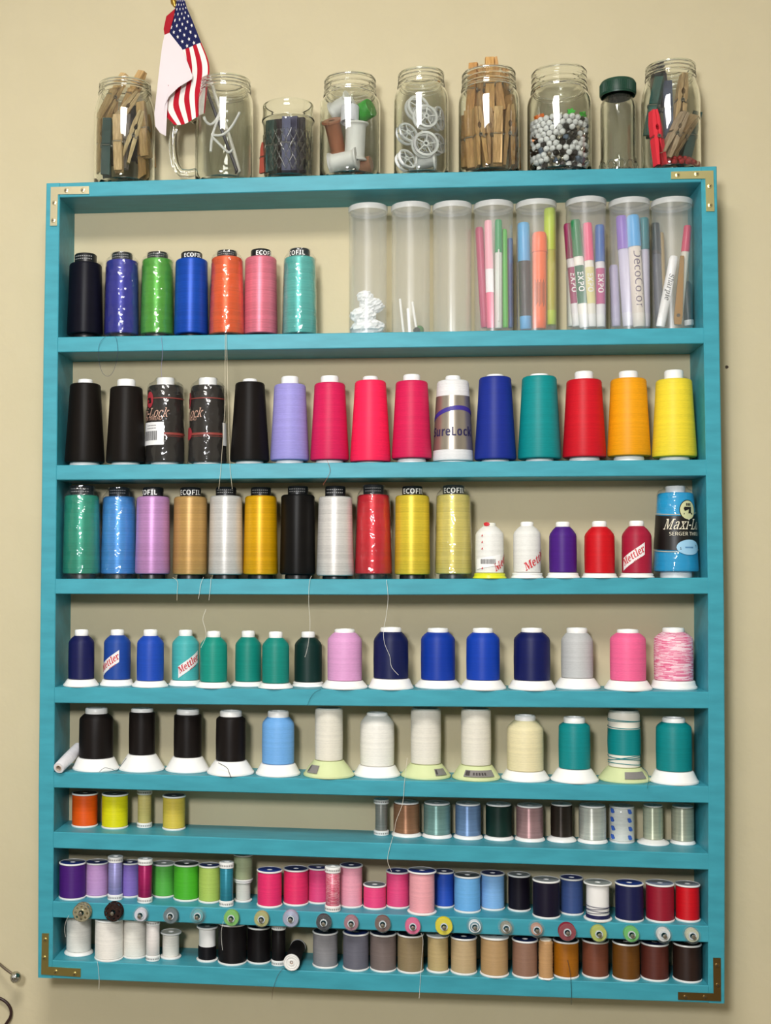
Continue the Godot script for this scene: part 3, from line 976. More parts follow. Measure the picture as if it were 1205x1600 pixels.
func king_table_a() -> Array:
	return [
		["small white spool on a yellow foot with red stitching and barcode label", "efeee8", "dfe22e", "Y", .1487, 1.4043, .0576, .0176, .008, .0213, .0067, .0566, .0666, .0708],
		["small white spool with slanted red lettering beside the yellow-footed spool", "ecebe5", "f7f6f2", "T", .1954, 1.4048, .0586, .017, .0081, .0203, .0072, .0569, .0661, .0717],
		["small purple spool with white foot in the third compartment", "4a1a80", "f7f6f2", "", .24, 1.4052, .0579, .0169, .0087, .021, .007, .0541, .0648, .0713],
		["small plain red spool with white foot in the third compartment", "d00f1c", "f7f6f2", "", .2854, 1.4056, .0565, .0184, .009, .0225, .0059, .0537, .0645, .0717],
		["small maroon spool with a slanted white paper label", "ab1c3a", "f7f6f2", "P", .3309, 1.4061, .0574, .018, .0089, .0215, .0057, .0533, .0648, .0716],
	]

func king_table_b() -> Array:
	return [
		["small dark navy spool at the left end of the fourth compartment", "141850", "f7f6f2", "", -.3814, 1.2609, .0541, .0169, .009, .0235, .0093, .0579, .066, .0741],
		["small denim blue spool with a slanted white label with red lettering", "20499f", "f7f6f2", "P", -.3362, 1.2612, .0414, .0177, .0089, .0228, .0083, .0574, .0662, .0737],
		["small plain cobalt spool between the two labelled spools", "1d4cb8", "f7f6f2", "", -.2895, 1.2614, .0526, .0175, .0092, .0238, .0079, .0574, .0661, .0744],
		["small pale turquoise spool with a slanted white label", "4bb4b4", "f7f6f2", "P2", -.2466, 1.2616, .0309, .0178, .009, .0225, .0072, .0556, .0652, .0731],
		["small sea green spool, first one right of the labelled turquoise spool", "129280", "f7f6f2", "", -.2053, 1.2619, .0554, .0175, .0088, .0235, .0072, .0555, .0649, .0727],
		["small sea green spool, middle one of three alike", "11897a", "f7f6f2", "", -.1633, 1.2621, .0294, .017, .0088, .0226, .006, .0542, .0638, .0721],
		["small sea green spool touching the dark green one", "11897b", "f7f6f2", "", -.1242, 1.2623, .0563, .0173, .0089, .0227, .0065, .0551, .0645, .0724],
		["small blackish green spool left of the large lilac pink spool", "0a2f2a", "f7f6f2", "", -.0842, 1.2625, .0283, .0179, .009, .0215, .006, .0546, .0638, .0713],
		["large lilac pink spool on a wide white foot", "e3a3d3", "f7f6f2", "", -.0355, 1.2628, .0494, .0221, .0132, .0297, .01, .0619, .0713, .0758],
		["large dark navy spool with a loose needle-tipped strand hanging across it", "0f184c", "f7f6f2", "", .0238, 1.2632, .0498, .0221, .0135, .029, .0129, .0614, .0723, .078],
		["large royal blue spool, left one of the matching pair", "0f3aa4", "f7f6f2", "", .0842, 1.2637, .0335, .0218, .0134, .03, .0101, .063, .0711, .0764],
		["large royal blue spool, right one of the matching pair", "0f40b2", "f7f6f2", "", .1406, 1.2642, .0501, .0209, .0129, .029, .0117, .0638, .0715, .0771],
		["large dark navy spool between royal blue and silver grey spools", "0b1556", "f7f6f2", "", .2019, 1.2648, .0492, .0226, .0132, .0297, .0115, .0631, .0719, .0771],
		["large silver grey spool on a wide white foot", "c9c9c8", "f7f6f2", "", .2604, 1.2653, .0321, .0198, .013, .029, .0132, .0613, .0702, .0768],
		["large bubblegum pink spool next to the streaked one", "fb6b9c", "f7f6f2", "", .3208, 1.2659, .0492, .0218, .0133, .0293, .0117, .0639, .0711, .0755],
		["large pink-and-white streaked spool at the right end of the fourth compartment", "ffffff", "f7f6f2", "V", .3801, 1.2665, .0324, .0238, .0134, .0288, .0106, .0632, .0711, .0768],
	]

func king_table_c() -> Array:
	return [
		["wide black spool beside the spool lying down, fifth compartment", "17110f", "f7f6f2", "", -.3635, 1.151, .0416, .0224, .0147, .0311, .0158, .0661, .0731, .0806],
		["narrowest black spool, second of the four black ones on white feet", "17110f", "f7f6f2", "", -.3033, 1.1507, .0354, .0172, .0146, .0303, .0205, .0744, .0757, .0807],
		["black spool with a short loose end, third of the four black ones", "17110f", "f7f6f2", "", -.2426, 1.1505, .0328, .0183, .0149, .0293, .0182, .0721, .0734, .0805],
		["black spool with a strand down its foot, beside the light blue spool", "17110f", "f7f6f2", "", -.1834, 1.1502, .0478, .0192, .0143, .0308, .0171, .0702, .0738, .0811],
		["light blue spool with white foot in the fifth compartment", "76b2ee", "f7f6f2", "", -.1216, 1.15, .0463, .0208, .0137, .0291, .0146, .0659, .074, .0818],
		["cream spool on a pale green foot beside the light blue spool", "eee8d8", "d3dca6", "B-.75", -.0559, 1.1497, .0449, .0178, .0168, .0329, .0201, .0838, .0857, .0871],
		["plump white spool on a white foot between green-footed cream spools", "f8f4ea", "f7f6f2", "", .006, 1.1494, .0332, .0219, .0135, .0302, .0135, .0671, .0773, .0811],
		["cream spool on a pale green foot, right of the plump white spool", "eee8da", "d3dca6", "B.7", .0686, 1.1496, .0356, .0192, .018, .0319, .0169, .0842, .0861, .0878],
		["cream spool whose pale green foot has a wide grey sticker in front", "ece6d6", "d3dca6", "B.1", .132, 1.1499, .0428, .0188, .0177, .0304, .0174, .0848, .0871, .0888],
		["pale butter yellow spool on a white foot", "efe3b6", "f7f6f2", "", .1938, 1.1502, .0432, .0226, .013, .0303, .0118, .0644, .0745, .0809],
		["teal spool on a white foot, left of the half-used one", "078b8d", "f7f6f2", "", .2544, 1.1505, .0477, .0193, .0134, .0299, .0157, .0686, .0727, .0798],
		["half-used teal spool showing its cream core on a green foot", "efe9da", "d3dca6", "H", .3178, 1.1507, .0353, .0194, .0182, .0323, .0169, .0823, .0853, .0882],
		["teal spool at the right end of the fifth compartment", "06888a", "f7f6f2", "", .3766, 1.151, .0469, .0214, .0139, .0297, .0152, .0687, .0749, .0805],
	]


# ------------------------------------------------------------------ small sewing spools
func build_home_spools() -> void:
	for row in [[home_table_a(), "small spools in the sixth compartment"], [home_table_b(), "small spools in the seventh compartment"], [home_table_c(), "small spools in the bottom compartment"]]:
		for d in row[0]:
			var o := thing("thread_spool", d[1], "thread spool", Vector3(d[5], d[6], d[7]), row[1])
			small_spool(o, d[0], d[2], d[3], d[4], d[8], d[9], d[10])
	# the sage spool standing on the small white one
	var top := thing("thread_spool", "sage green spool stacked on the small white spool", "thread spool", Vector3(-.1678, 1.0106, .0356), "small spools in the seventh compartment")
	small_spool(top, "home", "a9b48c", "8a9470", "", 0.0121, 0.0129, .034)

func small_spool(o: Node3D, kind: String, color: String, label_color: String, extra: String, r: float, rf: float, h: float) -> void:
	var white := mat("f1f0ec", 0.35)
	var shiny: bool = kind in ["cap", "slim"] and extra != ""
	var t := 0.0024
	var tm := thread_mat(color, shiny)
	if extra == "m" and kind == "cap":
		# lustrous metallic-look thread
		tm = tm.duplicate()
		tm.metallic = 0.45
		tm.roughness = 0.45
		tm.anisotropy = -0.95
	if kind == "slim":
		t = h * 0.13
		for k in 2:
			var y0 := 0.0 if k == 0 else h - t
			begin()
			lathe([Vector2(0.002, y0), Vector2(rf - 0.0006, y0), Vector2(rf, y0 + 0.0006), Vector2(rf, y0 + t - 0.0006), Vector2(rf - 0.0006, y0 + t), Vector2(0.004, y0 + t), Vector2(0.004, y0 + t - 0.002), Vector2(0.0, y0 + t - 0.002)], 28)
			var cap := part("end_cap", done(), white, o)
			begin()
			for i in 10:
				patch(Vector2(rf, rf), Vector2(0, h), -1.2 + i * 0.24, -1.06 + i * 0.24, y0 + t * 0.35, y0 + t * 0.65, 0.0002)
			part("fine_print", done(), mat("8c8a88", 0.6), cap)
		begin()
		lathe([Vector2(r * 0.5, t), Vector2(r - 0.0006, t), Vector2(r, t + 0.0008), Vector2(r, h - t - 0.0008), Vector2(r - 0.0006, h - t), Vector2(r * 0.5, h - t)], 28)
		part("thread", done(), tm if extra != "v" else thread_mat("f4c6cc", true, streak_tex), o)
		return
	if kind == "twist":
		begin()
		var pr := [Vector2(r * 0.4, 0.0), Vector2(r * 0.94, 0.0)]
		for i in 23:
			var f := float(i) / 22.0
			pr.append(Vector2(r * (0.96 + (0.05 if i % 2 else -0.02)), lerpf(0.002, h - 0.002, f)))
		pr.append_array([Vector2(r * 0.7, h), Vector2(r * 0.3, h)])
		lathe(pr, 28, Transform3D(), 0.02)
		part("thread", done(), thread_mat(color), o)
		begin()
		lathe([Vector2(0.002, 0.0), Vector2(rf, 0.0), Vector2(rf + 0.0004, 0.001), Vector2(rf * 0.9, 0.0022), Vector2(0.002, 0.0022)], 20, Transform3D(), 0.06)
		tag(part("paper_base", done(), white, o), "ragged white paper base")
		begin()
		lathe([Vector2(rf * 0.75, h - 0.001), Vector2(rf * 0.78, h + 0.0008), Vector2(rf * 0.3, h + 0.001), Vector2(0, h)], 20)
		part("end_cap", done(), mat("e6dccb", 0.6), o)
		return
	# bottom flange
	var slope := kind == "cap"
	begin()
	if slope:
		var hb := 0.0062 if rf > r * 1.2 else 0.0045
		lathe([Vector2(0.003, 0.0), Vector2(rf - 0.0006, 0.0), Vector2(rf, 0.0008), Vector2(rf - 0.0003, 0.0022), Vector2(lerpf(rf, r, 0.6), hb * 0.75), Vector2(r * 0.98, hb), Vector2(r * 0.5, hb)], 32)
		t = hb
	else:
		lathe([Vector2(0.003, 0.0), Vector2(rf - 0.0005, 0.0), Vector2(rf, 0.0006), Vector2(rf, t - 0.0005), Vector2(rf - 0.0006, t), Vector2(r * 0.5, t)], 32)
	part("flange", done(), white, o)
	# top flange with its ring, label and hub hole
	var tr := rf if not slope else r * 0.95
	begin()
	lathe([Vector2(r * 0.5, h - 0.0022), Vector2(tr - 0.0006, h - 0.0022), Vector2(tr, h - 0.0016), Vector2(tr, h - 0.0005), Vector2(tr - 0.0006, h), Vector2(tr - 0.0014, h), Vector2(tr - 0.0016, h - 0.0008), Vector2(0.0035, h - 0.0008), Vector2(0.0035, h - 0.006), Vector2(0, h - 0.006)], 32)
	var flange := part("flange", done(), white, o)
	if label_color:
		begin()
		lathe([Vector2(tr - 0.0017, h - 0.0009), Vector2(tr - 0.0017, h - 0.0004), Vector2(0.0038, h - 0.0004), Vector2(0.0038, h - 0.001)], 32)
		var disc := part("paper_label", done(), mat(label_color, 0.35), flange)
		if "s" in extra:
			begin()
			var at := sink_v.size()
			for i in 13:
				var a := 2.1 + 2.2 * i / 12.0
				for q in 2:
					var rad: float = 0.0045 if q == 0 else tr - 0.0028
					sink_v.append(Vector3(sin(a) * rad, h - 0.00025, cos(a) * rad))
					sink_n.append(Vector3.UP)
					sink_uv.append(Vector2.ZERO)
			for i in 12:
				var b := at + i * 2
				sink_i.append_array(PackedInt32Array([b, b + 1, b + 2, b + 2, b + 1, b + 3]))
			part("silver_print", done(), mat("b9b9b6", 0.4, 0.3), disc)
	var e := 0.0008
	var top := h - 0.0022
	if "K" in extra:
		var mid := lerpf(t, top, 0.42)
		begin()
		lathe([Vector2(r * 0.5, mid), Vector2(r - 0.0008, mid), Vector2(r - 0.0008, top), Vector2(r * 0.5, top)], 32)
		part("tube", done(), white, o)
		top = mid
		tm = thread_mat("121014")
	elif "R" in extra:
		begin()
		lathe([Vector2(r * 0.5, t), Vector2(r - 0.0008, t), Vector2(r - 0.0008, top), Vector2(r * 0.5, top)], 32)
		part("tube", done(), mat(color, 0.4), o)
		begin()
		for q in [[0.19, 0.001], [0.24, -0.001], [0.31, 0.0012], [0.36, -0.0008]]:
			var turn := []
			for i in 25:
				var a2 := TAU * i / 24.0
				turn.append(Vector3(sin(a2) * r, lerpf(t, top, q[0]) + q[1] * sin(a2), cos(a2) * r))
			begin()
			tube(turn, 0.00035, 5)
			part("loose_winding", done(), mat("20204a", 0.6), o)
		top = lerpf(t, top, 0.12)
		tm = thread_mat("1c1c4c")
	begin()
	lathe([Vector2(r * 0.5, t + 0.0002), Vector2(r - e, t + 0.0002), Vector2(r, t + e), Vector2(r + 0.0002, (t + top) * 0.5), Vector2(r, top - e), Vector2(r - e, top - 0.0001), Vector2(r * 0.5, top - 0.0001)], 36)
	part("thread", done(), tm, o)
	if kind == "wrap":
		begin()
		lathe([Vector2(r * 0.7, 0.0004), Vector2(r + 0.001, 0.0006), Vector2(r + 0.0012, h * 0.5), Vector2(r + 0.001, h), Vector2(r * 0.7, h + 0.0006)], 36, Transform3D(), 0.008)
		var film := part("plastic_wrap", done(), clear_mat("film", Color(0.95, 0.96, 0.98, 0.01), 0.12, crinkle_tex, 0.55), o)
		begin()
		for a in [-0.95, 0.5]:
			for k in 4:
				var c := Vector2(a + 0.05 * sin(k * 2.0), h * (0.17 + 0.235 * k))
				dot(Vector2(r, r), Vector2(0, h), c, 0.0021, 0.003, 0.0015, 9)
				dot(Vector2(r, r), Vector2(0, h), c + Vector2(0.12, -0.0012), 0.0011, 0.0014, 0.0015, 7)
				dot(Vector2(r, r), Vector2(0, h), c + Vector2(-0.11, 0.0016), 0.0009, 0.0016, 0.0015, 7)
		part("blue_motif", done(), mat("3a68c8", 0.5), film)

func home_table_a() -> Array:
	return [
		["home", "orange thread spool at the left end of the sixth compartment", "f05c0e", "15182c", "", -.3808, 1.0741, .0306, .0167, .0176, .044],
		["home", "lemon yellow thread spool beside the orange one", "e8e010", "5a5f6a", "", -.3396, 1.0738, .0326, .0171, .0177, .0447],
		["slim", "slim straw yellow spool between two yellow thread spools", "dccb7c", "", "", -.3013, 1.0736, .0252, .009, .0103, .0496],
		["home", "warm yellow thread spool with a navy top, fourth in the sixth compartment", "e0c750", "1c2c58", "", -.2607, 1.0733, .0307, .0145, .0155, .0442],
		["slim", "slim metallic silver spool beside the copper spool", "9a9a92", "", "m", .0113, 1.0715, .0235, .0079, .0099, .0462],
		["cap", "shiny copper brown spool on a pale flange", "b98462", "", "m", .0439, 1.0713, .0226, .0167, .0196, .0436],
		["cap", "shiny grey-green spool between copper and steel blue spools", "93bab2", "", "m", .083, 1.0711, .0253, .0172, .0193, .0444],
		["cap", "shiny steel blue spool in the sixth compartment", "8aa9d6", "", "m", .1227, 1.0709, .0252, .0163, .019, .0447],
		["cap", "dark bottle green spool in the sixth compartment", "0b2c23", "", "", .1616, 1.0707, .0253, .0165, .0191, .045],
		["cap", "shiny dusty pink spool left of the dark brown one", "cc9f9f", "", "m", .2007, 1.0705, .0268, .0169, .0193, .0448],
		["cap", "dark brown spool on a white sloping flange", "3a2f27", "", "m", .2408, 1.0704, .0251, .0136, .0188, .0473],
		["cap", "translucent white spool right of the dark brown one", "ecebde", "", "m", .2793, 1.0702, .0267, .0169, .019, .0471],
		["wrap", "white spool in a film printed with blue motifs", "eaeae2", "", "D", .3169, 1.07, .02, .0152, .0156, .0461],
		["cap", "narrow pale green-white spool on a broad white flange", "dde0c4", "", "m", .3549, 1.0698, .0244, .0122, .0198, .0488],
		["cap", "narrow ivory spool at the right end of the sixth compartment", "dddcc2", "", "m", .3927, 1.0696, .0185, .0138, .0158, .048],
	]

func home_table_b() -> Array:
	return [
		["home", "deep purple thread spool at the left end of the seventh compartment", "4b1a78", "24367e", "s", -.3907, .9852, .0524, .0171, .0178, .0465],
		["home", "orchid pink spool between deep purple and slim silvery lilac spools", "c79ad0", "24367e", "s", -.3618, .985, .0373, .0151, .0157, .0445],
		["slim", "slim silvery lilac spool with white ends", "a5a2dc", "", "m", -.3337, .9848, .0525, .0091, .01, .0556],
		["home", "violet thread spool half hidden behind two slim spools", "8a72c6", "24367e", "s", -.3185, .9847, .0338, .0129, .0135, .0449],
		["slim", "slim magenta spool with white ends", "ac1460", "", "m", -.2926, .9846, .0607, .009, .0099, .0556],
		["home", "leaf green spool just right of the slim magenta spool", "5cb84a", "b9bcb6", "", -.2746, .9845, .026, .0146, .0154, .0433],
		["home", "brightest green thread spool in the seventh compartment", "4fb92c", "3f4348", "s", -.2422, .9843, .0375, .0166, .0173, .0467],
		["home", "lime yellow-green spool left of the slim turquoise spool", "b3cf62", "24367e", "s", -.2107, .9841, .0445, .0137, .0146, .0474],
		["slim", "slim turquoise spool with white ends", "2c8fa6", "", "m", -.186, .9839, .0625, .0085, .0094, .0556],
		["home", "small white spool under the sage green one", "dcdcd2", "", "", -.1678, .9838, .0356, .0095, .0119, .0266],
		["home", "hot pink spool with a blue top, leftmost of the hot pinks", "f03070", "1c3f9c", "", -.1313, .9836, .0532, .0154, .0167, .046],
		["home", "hot pink spool, second of the adjoining hot pinks", "f2346c", "1c3470", "", -.0985, .9834, .0394, .0157, .0166, .0456],
		["home", "rose pink spool half hidden by the slim pink-and-white spool", "ee4c86", "24367e", "s", -.0699, .9832, .0263, .0142, .015, .0453],
		["slim", "slim shiny pink-and-white spool with white ends", "e48a9c", "", "v", -.0494, .9831, .0659, .0089, .0101, .0555],
		["home", "pale pink spool directly right of the slim pink-and-white spool", "f8a9bc", "2a3a6c", "", -.027, .9829, .0396, .0141, .015, .0527],
		["home", "short hot pink spool, half the height of its neighbours", "f84a86", "6a7480", "s", .0032, .9827, .0433, .0141, .0149, .03],
		["home", "hot pink spool between the short one and a flanged pale pink spool", "f04f88", "24367e", "", .0327, .9826, .034, .0146, .0154, .046],
		["home", "flanged pale pink spool standing in front of the blues", "f6acb4", "24367e", "s", .0631, .9826, .0584, .0157, .0185, .0532],
		["home", "medium blue spool right of the flanged pale pink one", "2c58c4", "2a3a6c", "", .0919, .9825, .0251, .0126, .0134, .0455],
		["home", "sky blue thread spool, left one of two in sky blue", "72b6ee", "4a545c", "s", .1207, .9825, .0418, .0163, .0171, .0455],
		["home", "paler sky blue spool, right one of two", "8abdf0", "222e68", "", .1534, .9824, .027, .0149, .0157, .0455],
		["home", "black spool with a grey top right of the sky blue pair", "17121e", "8b9090", "s", .1868, .9823, .0287, .0135, .0146, .0453],
		["home", "wide blackish navy spool left of the denim blue spool", "191428", "8d9092", "s", .2179, .9822, .0552, .0165, .0172, .0462],
		["home", "denim blue spool right of the wide blackish navy one", "3c5288", "24367e", "", .2514, .9822, .0371, .0141, .0149, .0454],
		["home", "nearly empty white spool with a few navy windings", "efece8", "9aa09c", "R", .2803, .9821, .0605, .0146, .0174, .0459],
		["home", "navy spool with a blue top left of the dark red one", "15184a", "1c3a8c", "", .3191, .982, .057, .0169, .0175, .046],
		["home", "dark red spool between the navy and bright red ones", "9a142c", "8e98b0", "s", .3569, .9819, .0537, .0167, .0176, .0461],
		["home", "bright red spool at the right end of the seventh compartment", "d40c1c", "a4a8b0", "s", .3911, .9819, .0497, .0141, .0154, .045],
	]

func home_table_c() -> Array:
	return [
		["cap", "fat white spool under the chrome bobbin at the left end", "f7f2e8", "", "", -.3845, .9102, .0408, .0162, .0191, .0573],
		["home", "wide white spool below the dark brown bobbin", "f8f3ea", "e8e6e0", "", -.3403, .91, .0568, .0181, .0188, .0516],
		["home", "white spool below the white bobbin, third in the bottom compartment", "f6f1e6", "3a3a40", "", -.3089, .9099, .0436, .0153, .0161, .05],
		["slim", "slim white spool tucked beside the third white spool", "f2eae4", "", "", -.2824, .9099, .0573, .0086, .0092, .0522],
		["home", "small cream spool with wide ends in the bottom compartment", "f4efe4", "dcd8c8", "", -.2616, .9098, .0424, .0107, .0139, .0333],
		["home", "small half-empty spool, white above and black below", "eceae6", "8a8e90", "K", -.2128, .9096, .0471, .0117, .014, .0438],
		["home", "widest black spool in the bottom compartment", "151112", "222222", "", -.1793, .9095, .0515, .0181, .0189, .0512],
		["home", "middle black spool in the bottom compartment", "141011", "1b2038", "", -.1455, .9094, .0446, .015, .0156, .0457],
		["slim", "slim black spool with white ends, beside the one lying down", "141011", "", "", -.1192, .9094, .0546, .0088, .0095, .0518],
		["home", "light grey spool, first one right of the lying black spool", "8f8d90", "2a3040", "", -.0596, .9092, .0505, .0156, .0165, .044],
		["home", "slate grey spool between the light grey and taupe ones", "6b6a76", "24367e", "", -.0203, .909, .0558, .0161, .0168, .0462],
		["home", "taupe spool just right of the slate grey one", "7a6c68", "26304c", "", .0143, .9089, .0549, .0164, .017, .0464],
		["home", "khaki brown spool below the hot pink bobbin", "93805f", "1c2030", "", .0486, .9091, .0568, .0161, .0169, .0468],
		["home", "narrow sand spool below the yellow bobbin", "c3ab78", "", "", .0832, .9092, .0535, .0128, .0146, .0458],
		["home", "beige spool with a navy top right of the narrow sand one", "c6ac82", "1c2c58", "", .1154, .9093, .0552, .0158, .0169, .0449],
		["home", "wide tan spool below the tan-grey bobbin", "bd9a6c", "", "", .1532, .9094, .0596, .0168, .0182, .0482],
		["home", "rosy brown spool with a navy top", "95705c", "1a2a58", "", .191, .9095, .0598, .0154, .0163, .0455],
		["twist", "slim tan twisted cord spool beside the ochre spool", "c79a68", "", "", .2155, .9096, .0687, .0088, .0092, .0472],
		["home", "ochre brown spool below the dark red bobbin", "a8660e", "22283c", "", .2415, .9097, .0569, .0153, .0162, .0454],
		["home", "reddish brown spool below the lime bobbin", "7c4530", "2a2428", "", .2784, .9098, .0511, .0158, .0167, .045],
		["home", "walnut brown spool below the green bobbin", "6e430f", "33302c", "", .3148, .91, .0567, .0163, .0169, .0454],
		["home", "mahogany spool below the white bobbin at the right", "5c2a20", "1c2448", "", .35, .9101, .0536, .0165, .0173, .0448],
		["home", "very dark brown spool at the right end of the bottom compartment", "2e1a12", "241c18", "", .3891, .9102, .0539, .0169, .0175, .0454],
	]

func build_lying_spools() -> void:
	# white tube of thread lying at the left of the fifth compartment, end towards the viewer
	var d := [Vector3(-.4027, 1.1575, .082), Vector3(-.3922, 1.1759, .022), .0073]
	var xf := cylinder_between(d[0], d[1])
	var len: float = (d[1] - d[0]).length()
	var r: float = d[2]
	var o := thing("thread_tube", "white tube of thread lying with its hollow end forward", "thread spool", d[0])
	var lay := Transform3D(xf.basis, Vector3.ZERO)
	begin()
	lathe([Vector2(r * 0.52, 0.006), Vector2(r * 0.52, 0.0), Vector2(r * 0.95, 0.0), Vector2(r, 0.0008), Vector2(r * 1.06, len * 0.5), Vector2(r, len - 0.001), Vector2(r * 0.5, len)], 32, lay)
	part("thread", done(), thread_mat("ebe9ec"), o)
	begin()
	lathe([Vector2(r * 0.44, -0.0006), Vector2(r * 0.56, -0.0006), Vector2(r * 0.56, 0.004)], 24, lay)
	lathe([Vector2(0.0, 0.02), Vector2(r * 0.44, 0.02), Vector2(r * 0.44, -0.0006)], 24, lay)
	tag(part("paper_core", done(), mat("c9b6a2", 0.7), o), "hollow brownish paper core")
	# black spool lying in the bottom compartment
	d = [Vector3(-.1004, .9199, .0801), Vector3(-.0976, .9199, .012), .0102]
	xf = cylinder_between(d[0], d[1])
	len = (d[1] - d[0]).length()
	r = d[2]
	o = thing("thread_spool", "black spool lying on its side, white end facing out", "thread spool", d[0])
	lay = Transform3D(xf.basis, Vector3.ZERO)
	begin()
	lathe([Vector2(r * 0.3, 0.002), Vector2(r * 0.93, 0.002), Vector2(r * 0.96, 0.004), Vector2(r * 0.96, len - 0.003), Vector2(r * 0.4, len - 0.002)], 32, lay)
	part("thread", done(), thread_mat("151113"), o)
	begin()
	lathe([Vector2(0.0, 0.002), Vector2(r * 0.2, 0.002), Vector2(r * 0.22, 0.0002), Vector2(r * 0.34, 0.0), Vector2(r * 0.36, 0.0012), Vector2(r * 0.62, 0.0012), Vector2(r * 0.64, 0.0003), Vector2(r * 0.7, 0.0003), Vector2(r * 0.72, 0.0012), Vector2(r * 0.86, 0.001), Vector2(r * 0.9, 0.0), Vector2(r, 0.0004), Vector2(r, 0.0028), Vector2(r * 0.4, 0.003)], 32, lay)
	part("flange", done(), mat("e9e7e2", 0.4), o)
	begin()
	lathe([Vector2(r * 0.4, len - 0.003), Vector2(r, len - 0.003), Vector2(r, len), Vector2(0.0, len)], 32, lay)
	part("flange", done(), mat("d8d6d2", 0.4), o)
	begin()
	lathe([Vector2(0.0, 0.0026), Vector2(r * 0.21, 0.0014), Vector2(r * 0.21, 0.006)], 20, lay)
	part("hub_hole", done(), mat("9a8272", 0.7), o)


# ------------------------------------------------------------------ bobbins hung on nails
func bobbin_table() -> Array:
	return [
		["shiny metal bobbin with round holes, leftmost on the pegs", "b9b08a", "metal", -.3691, .9756, .0115],
		["dark brown plastic bobbin with round holes", "2c1712", "wood", -.3279, .9777, .0116],
		["clear bobbin wound with white at the left, trailing a loose tail", "e6e2ec", "clear", -.2927, .975, .0099],
		["clear bobbin wound with slate grey thread", "6a7a80", "clear", -.2539, .9752, .0099],
		["clear bobbin wound with pale aqua thread", "6fb8c0", "clear", -.2192, .9761, .0098],
		["clear bobbin wound with grass green, trailing a white tail", "86c95c", "clear", -.1762, .9748, .0102],
		["clear bobbin wound with olive yellow thread", "bcb872", "clear", -.1379, .9749, .0099],
		["iridescent clear bobbin with a pearly lilac sheen", "c9cbe6", "clear", -.101, .9766, .0106],
		["clear bobbin wound with charcoal thread", "332d34", "clear", -.0595, .9735, .0101],
		["clear bobbin wound with dusty mauve thread", "b07a84", "clear", -.0251, .9736, .0096],
		["clear bobbin wound with brown thread", "7a5a50", "clear", .014, .9741, .0103],
		["clear bobbin wound with hot pink thread", "f06898", "clear", .0513, .9724, .0102],
		["bobbin filled with bright yellow thread", "efdf18", "clear", .0897, .9738, .0107],
		["clear bobbin with a thin white ring of thread", "5f93a4", "clear", .1274, .9747, .0098],
		["clear bobbin wound with tan-grey thread", "a39c88", "clear", .1657, .9744, .0098],
		["clear bobbin wound with pale peach thread", "d8a088", "clear", .2027, .9737, .0097],
		["bobbin filled with dark red thread", "96182e", "clear", .2394, .9721, .0107],
		["clear bobbin wound with lime thread, above the reddish brown spool", "c3cc5c", "clear", .2773, .9713, .0102],
		["clear bobbin wound with bright green, above the walnut spool", "72c964", "clear", .3162, .9719, .0096],
		["clear bobbin wound with white, second from the right end", "eeeeea", "clear", .3544, .9727, .01],
		["clear bobbin wound with ivory, rightmost on the pegs", "d3d4b8", "clear", .3882, .9731, .0099],
	]

